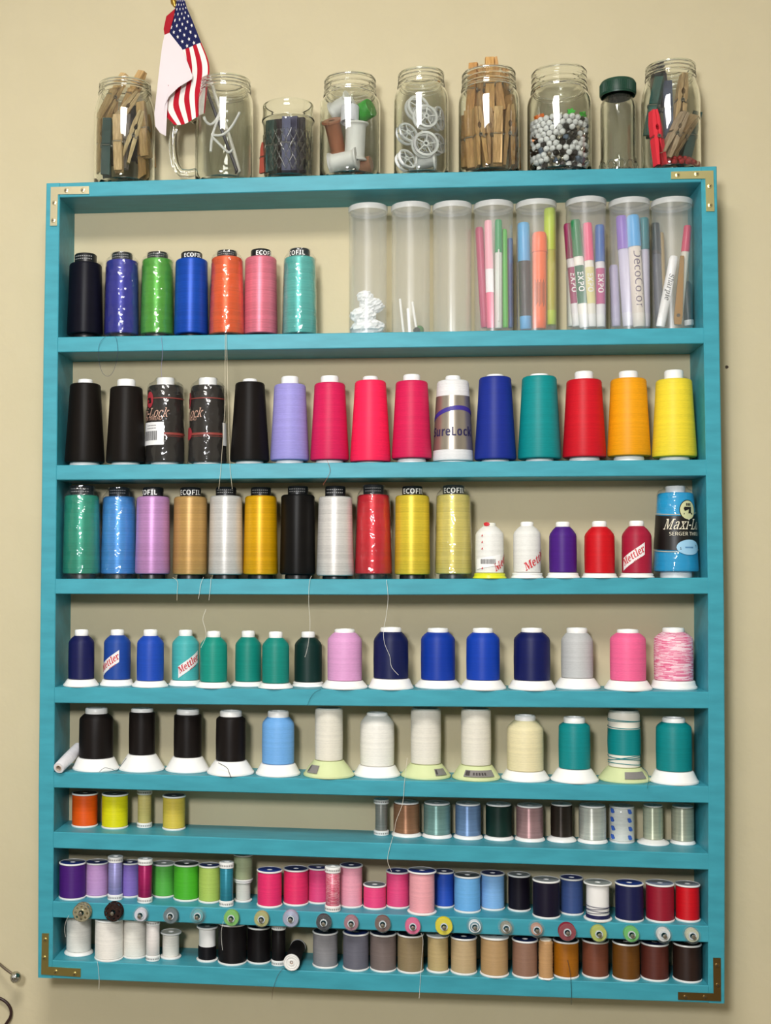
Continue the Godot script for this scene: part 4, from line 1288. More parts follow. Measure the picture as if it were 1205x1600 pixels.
func build_bobbins() -> void:
	var front := Transform3D(Basis(Vector3.RIGHT, PI / 2), Vector3.ZERO)
	for d in bobbin_table():
		var r: float = d[5]
		var w := 0.0115
		var hole := 0.0034
		var o := thing("bobbin", d[0], "bobbin", Vector3(d[3], d[4], DEPTH + 0.0022), "sewing machine bobbins on nails")
		o.rotation.z = rng.randf_range(-0.6, 0.6)
		var clear := clear_mat("bobbin_clear", Color(0.86, 0.92, 0.93, 0.03), 0.15)
		var thread := thread_mat(d[1], false)
		if d[2] == "clear":
			var ra := r * 0.93
			if "filled" in d[0]: ra = r * 0.99
			if "thin white ring" in d[0]: ra = r * 0.62
			if "peach" in d[0] or "tan-grey" in d[0] or "aqua" in d[0]: ra = r * 0.72
			if "white, second" in d[0] or "ivory" in d[0] or "white at" in d[0]: ra = r * 0.8
			for k in 2:
				var z := 0.0 if k == 0 else w - 0.0012
				begin()
				lathe([Vector2(hole, z), Vector2(r - 0.0004, z), Vector2(r, z + 0.0004), Vector2(r, z + 0.0008), Vector2(r - 0.0004, z + 0.0012), Vector2(hole, z + 0.0012), Vector2(hole, z)], 32, front)
				part("flange", done(), clear, o)
			begin()
			lathe([Vector2(hole, 0.0008), Vector2(hole + 0.0012, 0.0008), Vector2(hole + 0.0012, w + 0.0004), Vector2(hole, w + 0.0004), Vector2(hole, 0.0008)], 24, front)
			part("hub", done(), mat("c4ccd0", 0.3), o)
			begin()
			lathe([Vector2(hole + 0.0013, 0.0013), Vector2(ra * 0.97, 0.0013), Vector2(ra, 0.002), Vector2(ra, w - 0.002), Vector2(ra * 0.97, w - 0.0014), Vector2(hole + 0.0013, w - 0.0014)], 32, front)
			part("thread", done(), thread if not "pearly" in d[0] else thread_mat(d[1], true), o)
			if "thin white ring" in d[0]:
				begin()
				lathe([Vector2(ra, 0.002), Vector2(ra + 0.0012, 0.002), Vector2(ra + 0.0012, w - 0.0014), Vector2(ra, w - 0.0014)], 32, front)
				part("white_thread", done(), mat("f0f2f2", 0.6), o)
		else:
			# flanges pierced by a ring of holes
			var m := mat("dcd5b4", 0.22, 0.75) if d[2] == "metal" else mat("2a1611", 0.35)
			for k in 2:
				var z := 0.0 if k == 0 else w - 0.0012
				begin()
				pierced(r, hole, r * 0.66, r * 0.14, 8, z, z + 0.0012)
				part("flange", done(), m, o)
			begin()
			lathe([Vector2(hole, 0.0008), Vector2(hole + 0.0014, 0.0008), Vector2(hole + 0.0014, w + 0.0006), Vector2(hole, w + 0.0006), Vector2(hole, 0.0008)], 24, front)
			part("hub", done(), m, o)
			begin()
			lathe([Vector2(hole + 0.0015, 0.0014), Vector2(r * 0.62, 0.0014), Vector2(r * 0.62, w - 0.0014), Vector2(hole + 0.0015, w - 0.0014)], 28, front)
			part("thread", done(), thread_mat("8c7c54" if d[2] == "metal" else "3c241c"), o)

func pierced(r: float, hole: float, ring: float, hr: float, count: int, z0: float, z1: float) -> void:
	# a disc with a centre hole and a ring of holes: sectors, each with a round window
	for s in count:
		var mid := TAU * s / count
		var half := PI / count
		var c := Vector2(cos(mid), sin(mid)) * ring
		var n := 16
		var outer: Array[Vector2] = []
		var inner: Array[Vector2] = []
		for i in n:
			var a := TAU * i / n
			inner.append(c + Vector2(cos(a), sin(a)) * hr)
			# the sector's edge met by a ray from the window's centre
			var far := 0.0
			var dir := Vector2(cos(a), sin(a))
			var step := r / 60.0
			while far < r * 1.2:
				var p := c + dir * (far + step)
				var ang := wrapf(p.angle() - mid, -PI, PI)
				if p.length() > r or p.length() < hole or absf(ang) > half: break
				far += step
			outer.append(c + dir * maxf(far, hr * 1.02))
		for i in n:
			var j := (i + 1) % n
			var a1 := outer[i]
			var b1 := outer[j]
			var a2 := inner[i]
			var b2 := inner[j]
			face([Vector3(a1.x, a1.y, z1), Vector3(a2.x, a2.y, z1), Vector3(b2.x, b2.y, z1), Vector3(b1.x, b1.y, z1)])
			face([Vector3(a1.x, a1.y, z0), Vector3(b1.x, b1.y, z0), Vector3(b2.x, b2.y, z0), Vector3(a2.x, a2.y, z0)])
			face([Vector3(a2.x, a2.y, z1), Vector3(a2.x, a2.y, z0), Vector3(b2.x, b2.y, z0), Vector3(b2.x, b2.y, z1)])
	lathe([Vector2(r * 0.985, z0), Vector2(r, z0 + 0.0003), Vector2(r, z1 - 0.0003), Vector2(r * 0.985, z1), Vector2(r * 0.95, z1)], 40, Transform3D(Basis(Vector3.RIGHT, PI / 2), Vector3.ZERO))


# ------------------------------------------------------------------ plastic tubes and what stands in them
func build_tubes() -> void:
	var body := StandardMaterial3D.new()
	body.transparency = BaseMaterial3D.TRANSPARENCY_ALPHA
	body.albedo_color = Color(0.92, 0.93, 0.92, 0.06)
	body.roughness = 0.22
	body.metallic_specular = 0.55
	var lid_m := StandardMaterial3D.new()
	lid_m.transparency = BaseMaterial3D.TRANSPARENCY_ALPHA
	lid_m.albedo_color = Color(0.88, 0.88, 0.87, 0.6)
	lid_m.roughness = 0.4
	for d in [
		["frosted plastic tube with white lid holding crumpled white tissue", -.0066, 1.7181, .038, .0256, .1722],
		["frosted plastic tube holding a few white sticks and a green bead", .0493, 1.718, .038, .0257, .1724],
		["empty frosted plastic tube with a white lid", .103, 1.7179, .038, .0256, .1719],
		["frosted plastic tube holding pink and green felt pens", .156, 1.7179, .038, .0256, .1717],
		["frosted plastic tube holding orange and yellow highlighters", .2103, 1.7178, .038, .026, .1715],
		["frosted plastic tube holding four dry-erase markers", .2734, 1.7177, .038, .0256, .1732],
		["frosted plastic tube holding purple, blue and teal capped markers", .328, 1.7176, .038, .0256, .1709],
		["frosted plastic tube with a white marker and brushes, rightmost", .3806, 1.7175, .038, .0256, .1699],
	]:
		var r: float = d[4]
		var h: float = d[5]
		var o := thing("plastic_tube", d[0], "plastic tube", Vector3(d[1], d[2], d[3]), "frosted tubes in the top compartment")
		begin()
		lathe([Vector2(0, 0.0004), Vector2(r - 0.002, 0.0004), Vector2(r - 0.0008, 0.0012), Vector2(r - 0.0006, h - 0.004), Vector2(r - 0.0014, h - 0.004), Vector2(r - 0.0016, 0.002), Vector2(0.0, 0.0018)], 48)
		part("tube_body", done(), body, o)
		begin()
		lathe([Vector2(r - 0.0005, h - 0.0075), Vector2(r, h - 0.0075), Vector2(r + 0.0002, h - 0.001), Vector2(r - 0.0006, h), Vector2(r - 0.003, h), Vector2(r - 0.0036, h - 0.0016), Vector2(0.0, h - 0.0018)], 48)
		part("lid", done(), lid_m, o)
		if "tissue" in d[0]:
			var n := 0
			for q in [[0.0, 0.012, 0.0, 0.022, 0.012], [-0.006, 0.028, 0.004, 0.017, 0.011], [0.005, 0.042, 0.002, 0.016, 0.010], [-0.003, 0.053, 0.004, 0.011, 0.008]]:
				begin()
				crumple(Vector3(q[3], q[4], q[3] * 0.9), 31 + n)
				var t := part("tissue", done(), mat("f2f4f4", 0.7), self)
				t.position = o.position + Vector3(q[0], q[1], q[2])
				tag(t, ["lowest flattened wad of white tissue in the leftmost tube", "second wad of white tissue up in the leftmost tube", "third wad of white tissue up in the leftmost tube", "topmost small wad of white tissue in the leftmost tube"][n], "tissue", "tissue wads in the tube")
				n += 1
		if "sticks" in d[0]:
			var n := 0
			for q in [[-0.014, 0.05, -0.009, 0.006], [0.002, 0.045, 0.008, 0.012], [-0.004, 0.036, -0.001, 0.015]]:
				begin()
				tube([Vector3(q[2], 0.003, q[3]), Vector3((q[0] + q[2]) / 2, q[1] * 0.5, q[3] * 0.8), Vector3(q[0], q[1], q[3] * 0.5)], 0.0017, 10)
				var s := part("lolly_stick", done(), mat("f4f2ec", 0.45), self)
				s.position = o.position
				tag(s, ["longest white stick leaning left in the second tube", "white stick leaning against the right of the second tube", "shortest white stick standing in the second tube"][n], "stick", "white sticks in the tube")
				n += 1
			begin()
			lathe([Vector2(0, -0.0045), Vector2(0.004, -0.003), Vector2(0.0062, 0.0), Vector2(0.004, 0.003), Vector2(0, 0.0045)], 10, tilt(Vector3.ZERO, 60, 30))
			var g := part("glass_bead", done(), mat("3f7a34", 0.12), self)
			g.position = o.position + Vector3(0.0125, 0.0085, 0.009)
			tag(g, "shiny green faceted bead at the bottom of the second tube", "bead")
			begin()
			lathe([Vector2(0, -0.004), Vector2(0.0035, -0.003), Vector2(0.005, 0.0), Vector2(0.0035, 0.003), Vector2(0, 0.004)], 9, tilt(Vector3.ZERO, 20, 50))
			g = part("glass_bead", done(), mat("1c241c", 0.1), self)
			g.position = o.position + Vector3(0.0075, 0.006, 0.014)
			tag(g, "dark glossy bead beside the green one in the second tube", "bead")
	for d in [
		["magenta felt pen in the tube, beside the pink-and-white marker", Vector3(.1445, 1.7283, .042), Vector3(.1374, 1.8596, .042), .0054, 0, "c2266a", "b8235f", "b8235f", ""],
		["pink-and-white felt pen in the pens tube", Vector3(.1513, 1.7258, .05), Vector3(.1484, 1.8654, .05), .0049, .45, "f4a8b8", "f2688e", "f2688e", "w"],
		["green-capped white pen with a clip in the tube", Vector3(.1612, 1.726, .048), Vector3(.1616, 1.8665, .048), .0046, .3, "1f9a58", "dfe6dc", "e4e6de", "c"],
		["slim bright green felt pen in the tube", Vector3(.1708, 1.7282, .04), Vector3(.1695, 1.8568, .04), .0038, 0, "52bd40", "52bd40", "52bd40", ""],
		["blue-violet shadow at the right of the pens tube, built as a pen shape", Vector3(.1781, 1.7301, .03), Vector3(.1777, 1.8476, .03), .0041, 0, "55609a", "55609a", "55609a", ""],  # added pen shape standing in for a blue-violet shadow
		["light blue capped marker with a black barrel", Vector3(.1968, 1.7253, .04), Vector3(.194, 1.8637, .04), .0077, .36, "56aee6", "2c2e36", "56aee6", ""],
		["fat orange highlighter standing in the tube", Vector3(.2127, 1.7239, .05), Vector3(.2132, 1.8479, .05), .0089, .2, "f86a2c", "f87030", "f86a2c", "h"],
		["tall yellow-green capped highlighter behind the orange one", Vector3(.2288, 1.7314, .036), Vector3(.2279, 1.8832, .036), .0073, .36, "c8e010", "c4c23a", "c2e012", ""],
		["dry-erase marker with a maroon cap", Vector3(.2617, 1.7287, .038), Vector3(.251, 1.8619, .038), .006, .34, "8a2352", "ece8ea", "f2f0ee", "x9c2a66"],
		["dry-erase marker with a green cap", Vector3(.2689, 1.7246, .05), Vector3(.2583, 1.8633, .05), .0061, .34, "1f7a48", "f8f3ea", "f2f0ee", "x1f6a4a"],
		["dry-erase marker with a pink cap", Vector3(.279, 1.7261, .046), Vector3(.2741, 1.8599, .046), .0058, .36, "f04a7c", "f0ece0", "f2f0ee", "xe6dc9a"],
		["dry-erase marker with a blue cap", Vector3(.2908, 1.7266, .042), Vector3(.29, 1.8581, .042), .0058, .36, "2468b4", "ece8ec", "f2f0ee", "xc23a86"],
		["pale marker turned cap down at the left of the dry-erase markers", Vector3(.2558, 1.7308, .028), Vector3(.2537, 1.806, .028), .0049, 0, "d8d8d0", "dcdcd4", "e6e4de", ""],
		["paint marker with a purple cap", Vector3(.3252, 1.7269, .042), Vector3(.3173, 1.869, .042), .0069, .3, "8d62c4", "ccc6de", "d8d4e2", ""],
		["paint marker with a light blue cap and printed barrel", Vector3(.337, 1.7241, .051), Vector3(.3301, 1.8669, .051), .0076, .28, "4aa8e4", "e8dcd0", "ece4da", "D"],
		["paint marker with a teal cap", Vector3(.3474, 1.7265, .038), Vector3(.346, 1.8669, .038), .0061, .29, "0f7f86", "d2cce0", "dcd8e4", ""],
		["capless lilac-grey barrel marker left of the purple-capped one", Vector3(.3114, 1.7287, .034), Vector3(.3086, 1.8083, .034), .0058, 0, "b0a8c8", "b4acca", "bcb4d0", ""],
		["black capped pen at the left of the rightmost tube", Vector3(.3665, 1.7285, .03), Vector3(.3619, 1.8621, .03), .0053, .3, "181a1e", "4c505c", "3a3c44", ""],
		["slim gold brush handle behind the white marker", Vector3(.3741, 1.7304, .024), Vector3(.3702, 1.8519, .024), .0037, 0, "c09a50", "a88a4c", "a88a4c", ""],
		["white slanted marker with dark lettering", Vector3(.3633, 1.7238, .05), Vector3(.3813, 1.8142, .05), .0057, 0, "eeecea", "eeecea", "eeecea", "S"],
		["thin white pen with a red cap", Vector3(.3866, 1.7271, .044), Vector3(.3995, 1.8539, .044), .0049, .26, "e03a62", "e6dccb", "e6dccb", ""],
		["gold flat handle with a dark hole", Vector3(.3841, 1.7263, .052), Vector3(.3903, 1.8135, .052), .0052, 0, "d8a03c", "d8a03c", "c89030", "g"],
		["short black pen with a white end", Vector3(.4018, 1.7276, .036), Vector3(.3983, 1.7844, .036), .006, 0, "24262a", "1e2024", "ece8e6", "e"],
	]:
		marker(d)

func crumple(half: Vector3, seed_: int) -> void:
	var n := FastNoiseLite.new()
	n.seed = seed_
	n.frequency = 0.9
	n.fractal_octaves = 3
	var us := 28
	var vs := 14
	var grid := []
	for j in vs + 1:
		var ring := []
		for i in us + 1:
			var a := TAU * (i % us) / us
			var b := PI * j / vs - PI / 2
			var p := Vector3(sin(a) * cos(b), sin(b), cos(a) * cos(b))
			var f := 1.0 - 0.42 * absf(n.get_noise_3dv(p * 1.7)) * 2.0 + 0.12
			ring.append(Vector3(p.x * half.x, p.y * half.y, p.z * half.z) * f)
		grid.append(ring)
	for j in vs:
		for i in us:
			face([grid[j][i], grid[j + 1][i], grid[j + 1][i + 1]])
			face([grid[j][i], grid[j + 1][i + 1], grid[j][i + 1]])

func marker(d: Array) -> void:
	var a: Vector3 = d[1]
	var b: Vector3 = d[2]
	var r: float = d[3]
	var f: float = d[4]
	var style: String = d[8]
	var len := (b - a).length()
	var brush: bool = "brush" in d[0] or "gold flat" in d[0]
	var o := thing("brush_handle" if brush else "marker", d[0], "brush" if brush else "marker", a, "" if brush else "pens and markers in the tubes")
	o.basis = cylinder_between(a, b).basis
	var cap_at := len * (1.0 - f)
	if style == "g":
		begin()
		prism([Vector2(-r * 0.8, 0), Vector2(r * 0.8, 0), Vector2(r, len * 0.1), Vector2(r * 0.7, len * 0.6), Vector2(r * 0.45, len), Vector2(-r * 0.45, len), Vector2(-r * 0.7, len * 0.6), Vector2(-r, len * 0.1)], -0.0018, 0.0018)
		part("handle", done(), mat(d[6], 0.25, 0.8), o)
		begin()
		lathe([Vector2(0, 0), Vector2(r * 0.42, 0), Vector2(r * 0.42, 0.0008), Vector2(0, 0.0008)], 20, Transform3D(Basis(Vector3.RIGHT, PI / 2), Vector3(0, len * 0.13, 0.0018)))
		part("hang_hole_shade", done(), mat("3a2a1c", 0.7), o)  # dark disc laid on the handle for the shade in its hole
		return
	var tip := len * 0.12
	begin()
	lathe([Vector2(0, tip), Vector2(r * 0.97, tip), Vector2(r, tip + 0.001), Vector2(r, cap_at - 0.001), Vector2(r * 0.9, cap_at), Vector2(0, cap_at + 0.001)] if f > 0.0 else [Vector2(0, tip), Vector2(r * 0.97, tip), Vector2(r, tip + 0.001), Vector2(r, len - 0.004), Vector2(r * 0.75, len - 0.0006), Vector2(0, len)], 24)
	var barrel := part("barrel", done(), mat(d[6], 0.4), o)
	begin()
	lathe([Vector2(0, 0), Vector2(r * 0.85, 0), Vector2(r * 0.97, 0.0012), Vector2(r, tip)], 24)
	part("end_plug", done(), mat(d[7], 0.4), o)
	if f > 0.0:
		begin()
		lathe([Vector2(r, cap_at - 0.0005), Vector2(r * 1.08, cap_at - 0.0005), Vector2(r * 1.08, cap_at + 0.001), Vector2(r * 1.02, len - 0.003), Vector2(r * 0.85, len), Vector2(0, len + 0.0003)], 24)
		part("cap", done(), mat(d[5], 0.35), o)
	# the barrel's front is where its own frame looks towards the room
	var look := o.basis.inverse() * Vector3.BACK
	var ang := atan2(look.x, look.z)
	var rr := Vector2(r, r)
	var yy := Vector2(0, len)
	match style.left(1):
		"x":
			begin()
			patch(rr, yy, ang - 1.2, ang + 1.2, len * 0.22, len * 0.57, 0.0003)
			var lab := part("printed_label", done(), mat(style.substr(1), 0.5), barrel)
			begin()
			letters("EXPO", r * 1.15, rr, yy, Vector2(ang, len * 0.42), 0.0006, "sans-bold", 0.0, 0.0, true, 1.1)
			part("lettering", done(), mat("f4f0f0", 0.5), lab)
		"D":
			begin()
			letters("DecoColor", r * 1.2, rr, yy, Vector2(ang + 0.25, len * 0.42), 0.0003, "sans", 0.0, 0.0, true, 1.25)
			part("lettering", done(), mat("5a4468", 0.5), barrel)
		"S":
			begin()
			letters("Sharpie", r * 1.1, rr, yy, Vector2(ang, len * 0.55), 0.0003, "serif-bold", 0.2, 0.0, true, 1.0)
			part("lettering", done(), mat("3a3a3c", 0.5), barrel)
		"h":
			begin()
			for k in 8:
				patch(rr, yy, ang - 0.75 + k * 0.2, ang - 0.66 + k * 0.2, len * (0.22 + 0.02 * (k % 3)), len * (0.5 - 0.03 * (k % 2)), 0.0003)
			part("fine_print", done(), mat("8a4a28", 0.5), barrel)
		"w":
			begin()
			patch(rr, yy, ang - 1.5, ang + 1.5, len * 0.33, len * 0.56, 0.0003)
			tag(part("white_band", done(), mat("f6eef0", 0.4), barrel), "white band round the barrel")
		"c":
			begin()
			tube([Vector3(sin(ang) * (r + 0.0008), len * 0.06, cos(ang) * (r + 0.0008)), Vector3(sin(ang) * (r + 0.0012), len * 0.4, cos(ang) * (r + 0.0012)), Vector3(sin(ang) * (r + 0.0008), len * 0.72, cos(ang) * (r + 0.0008))], 0.0009, 8)
			part("clip", done(), mat("f0f2ee", 0.4), o)


# ------------------------------------------------------------------ glass jars
func jar_table() -> Array:
	return [
		["glass jar of wooden and dark clothespins at the left end", "pint", -.3324, 1.9233, .0405, .0407, .0346, .1417, .1269, .099],
		["empty glass mug jar with a handle, holding the flag", "mug", -.1974, 1.9232, .0405, .0387, .0344, .141, .1254, .109],
		["short glass jar holding dark clothespins", "jelly", -.1119, 1.9231, .0405, .034, .034, .1051, .0827, .0759],
		["glass jar holding empty thread spools and a green cap", "pint", -.0303, 1.9231, .0405, .0399, .0339, .1372, .1141, .1021],
		["glass jar holding white plastic bobbins", "pint", .0626, 1.9226, .0405, .0355, .0299, .1417, .1239, .1077],
		["glass jar crammed with wooden clothespins", "pint", .1501, 1.9218, .0405, .039, .0345, .1399, .1171, .1019],
		["glass jar half full of beads", "pint", .2399, 1.9209, .0405, .0406, .0349, .1385, .112, .0961],
		["small empty glass jar with a dark green lid", "spice", .3142, 1.9202, .0405, .0229, .0217, .1199, .1057, .0991],
		["glass jar of red and dark clothespins at the right end", "pint", .3802, 1.9196, .0405, .0366, .0307, .1422, .1247, .0956],
	]

func build_jars() -> void:
	var glass := StandardMaterial3D.new()
	glass.transparency = BaseMaterial3D.TRANSPARENCY_ALPHA
	glass.albedo_color = Color(0.985, 0.995, 0.98, 0.0)
	glass.roughness = 0.0
	glass.refraction_enabled = true
	glass.refraction_scale = 0.05
	for d in jar_table():
		var style: String = d[1]
		var r: float = d[5]
		var rn: float = d[6]
		var h: float = d[7]
		var hn: float = d[8]
		var hs: float = d[9]
		var o := thing("glass_jar", d[0], "jar", Vector3(d[2], d[3], d[4]), "glass jars on top of the rack")
		var out := [Vector2(0.0, 0.003), Vector2(r * 0.6, 0.0022), Vector2(r * 0.82, 0.0), Vector2(r * 0.93, 0.001), Vector2(r * 0.985, 0.005), Vector2(r, 0.012)]
		if style == "jelly":
			out = [Vector2(0.0, 0.003), Vector2(r * 0.6, 0.0022), Vector2(r * 0.8, 0.0), Vector2(r * 0.88, 0.002), Vector2(r * 0.9, 0.008), Vector2(r * 0.97, hs), Vector2(r * 1.0, hn), Vector2(r * 1.03, hn + 0.001), Vector2(r * 1.03, hn + 0.003), Vector2(r, hn + 0.005), Vector2(r * 0.985, h - 0.006), Vector2(r * 1.0, h - 0.003), Vector2(r * 0.99, h - 0.001), Vector2(r * 0.96, h)]
		elif style == "spice":
			out.append_array([Vector2(r, h * 0.17), Vector2(r * 0.96, h * 0.19), Vector2(r * 0.97, hs - 0.012), Vector2(r * 0.94, hs - 0.004), Vector2(rn * 0.88, hs), Vector2(rn * 0.86, hn), Vector2(rn * 0.86, h - 0.004), Vector2(rn * 0.8, h - 0.003)])
		else:
			var sh := hs
			out.append_array([Vector2(r, sh * 0.97), Vector2(r * 0.995, sh), Vector2(lerpf(r, rn, 0.2), lerpf(sh, hn, 0.32)), Vector2(lerpf(r, rn, 0.55), lerpf(sh, hn, 0.6)), Vector2(lerpf(r, rn, 0.86), lerpf(sh, hn, 0.8)), Vector2(rn, lerpf(sh, hn, 0.94)), Vector2(rn * 1.035, hn), Vector2(rn * 1.035, hn + 0.002)])
			var y0 := hn + 0.003
			for k in 3:
				var b := lerpf(y0, h, k / 3.2)
				var b2 := lerpf(y0, h, (k + 1) / 3.2)
				out.append_array([Vector2(rn * 0.975, b + 0.0008), Vector2(rn * 0.975, lerpf(b, b2, 0.4)), Vector2(rn * 1.01, lerpf(b, b2, 0.6)), Vector2(rn * 1.01, lerpf(b, b2, 0.8))])
			out.append_array([Vector2(rn * 0.975, h - 0.003), Vector2(rn * 0.97, h - 0.001), Vector2(rn * 0.95, h)])
		var inside := []
		var wall := 0.0026
		for p in out:
			if p.y < 0.012 and p.x < r * 0.97: continue
			inside.append(Vector2(maxf(p.x - wall, 0.0), p.y))
		inside.reverse()
		var whole: Array = out.duplicate()
		whole.append_array(inside)
		whole.append_array([Vector2(r * 0.9 - wall, 0.007), Vector2(r * 0.7, 0.0052), Vector2(0.0, 0.006)])
		begin()
		lathe(whole, 64)
		var body := part("glass_body", done(), glass, o)
		if style == "mug":
			begin()
			var a := -1.45
			var pts := []
			for q in [[0.98, 0.088], [1.18, 0.094], [1.5, 0.092], [1.72, 0.08], [1.76, 0.055], [1.68, 0.03], [1.48, 0.018], [1.2, 0.017], [0.98, 0.019]]:
				pts.append(Vector3(sin(a) * r * q[0], q[1], cos(a) * r * q[0]))
			tube(pts, 0.0052, 14)
			part("handle", done(), glass, o)
		elif style == "jelly":
			# raised diamond pattern on the wall of the glass
			begin()
			for i in 22:
				for s in [-1.0, 1.0]:
					var pts := []
					for k in 6:
						var f := k / 5.0
						var a: float = TAU * i / 22.0 + s * f * 0.8
						var rr := lerpf(r * 0.9, r * 0.965, f) + 0.0001
						pts.append(Vector3(sin(a) * rr, lerpf(0.012, hs * 0.85, f), cos(a) * rr))
					tube(pts, 0.0008, 5)
			part("raised_pattern", done(), glass, o)
		elif style == "spice":
			begin()
			for i in 11:
				var a := TAU * i / 11.0
				var c := Vector3(sin(a) * r, h * 0.085, cos(a) * r)
				var t := Vector3(cos(a), 0, -sin(a))
				var pts := []
				for k in 13:
					var b := TAU * k / 12.0
					pts.append(c + t * cos(b) * 0.0048 + Vector3.UP * sin(b) * 0.006)
				tube(pts, 0.0011, 6)
			part("raised_pattern", done(), glass, o)
			begin()
			var l := [Vector2(rn - 0.0008, hn - 0.001)]
			l.append_array([Vector2(rn + 0.0002, hn - 0.001), Vector2(rn + 0.0005, hn), Vector2(rn + 0.0005, h + 0.0012), Vector2(rn - 0.001, h + 0.0036), Vector2(rn - 0.004, h + 0.0042), Vector2(0.0, h + 0.004)])
			lathe(l, 48)
			tag(part("lid", done(), mat("0f3d2c", 0.4), o), "dark green screw lid with a ribbed edge")
			begin()
			for i in 60:
				var a := TAU * i / 60.0
				block(Vector3(0.0012, h - 0.001 - hn, 0.0012), Vector3(0, (h + 0.001 + hn) / 2.0, rn + 0.0006), 0.0003, Transform3D(Basis(Vector3.UP, a), Vector3.ZERO))
			part("grip_ribs", done(), mat("0f3d2c", 0.4), o)

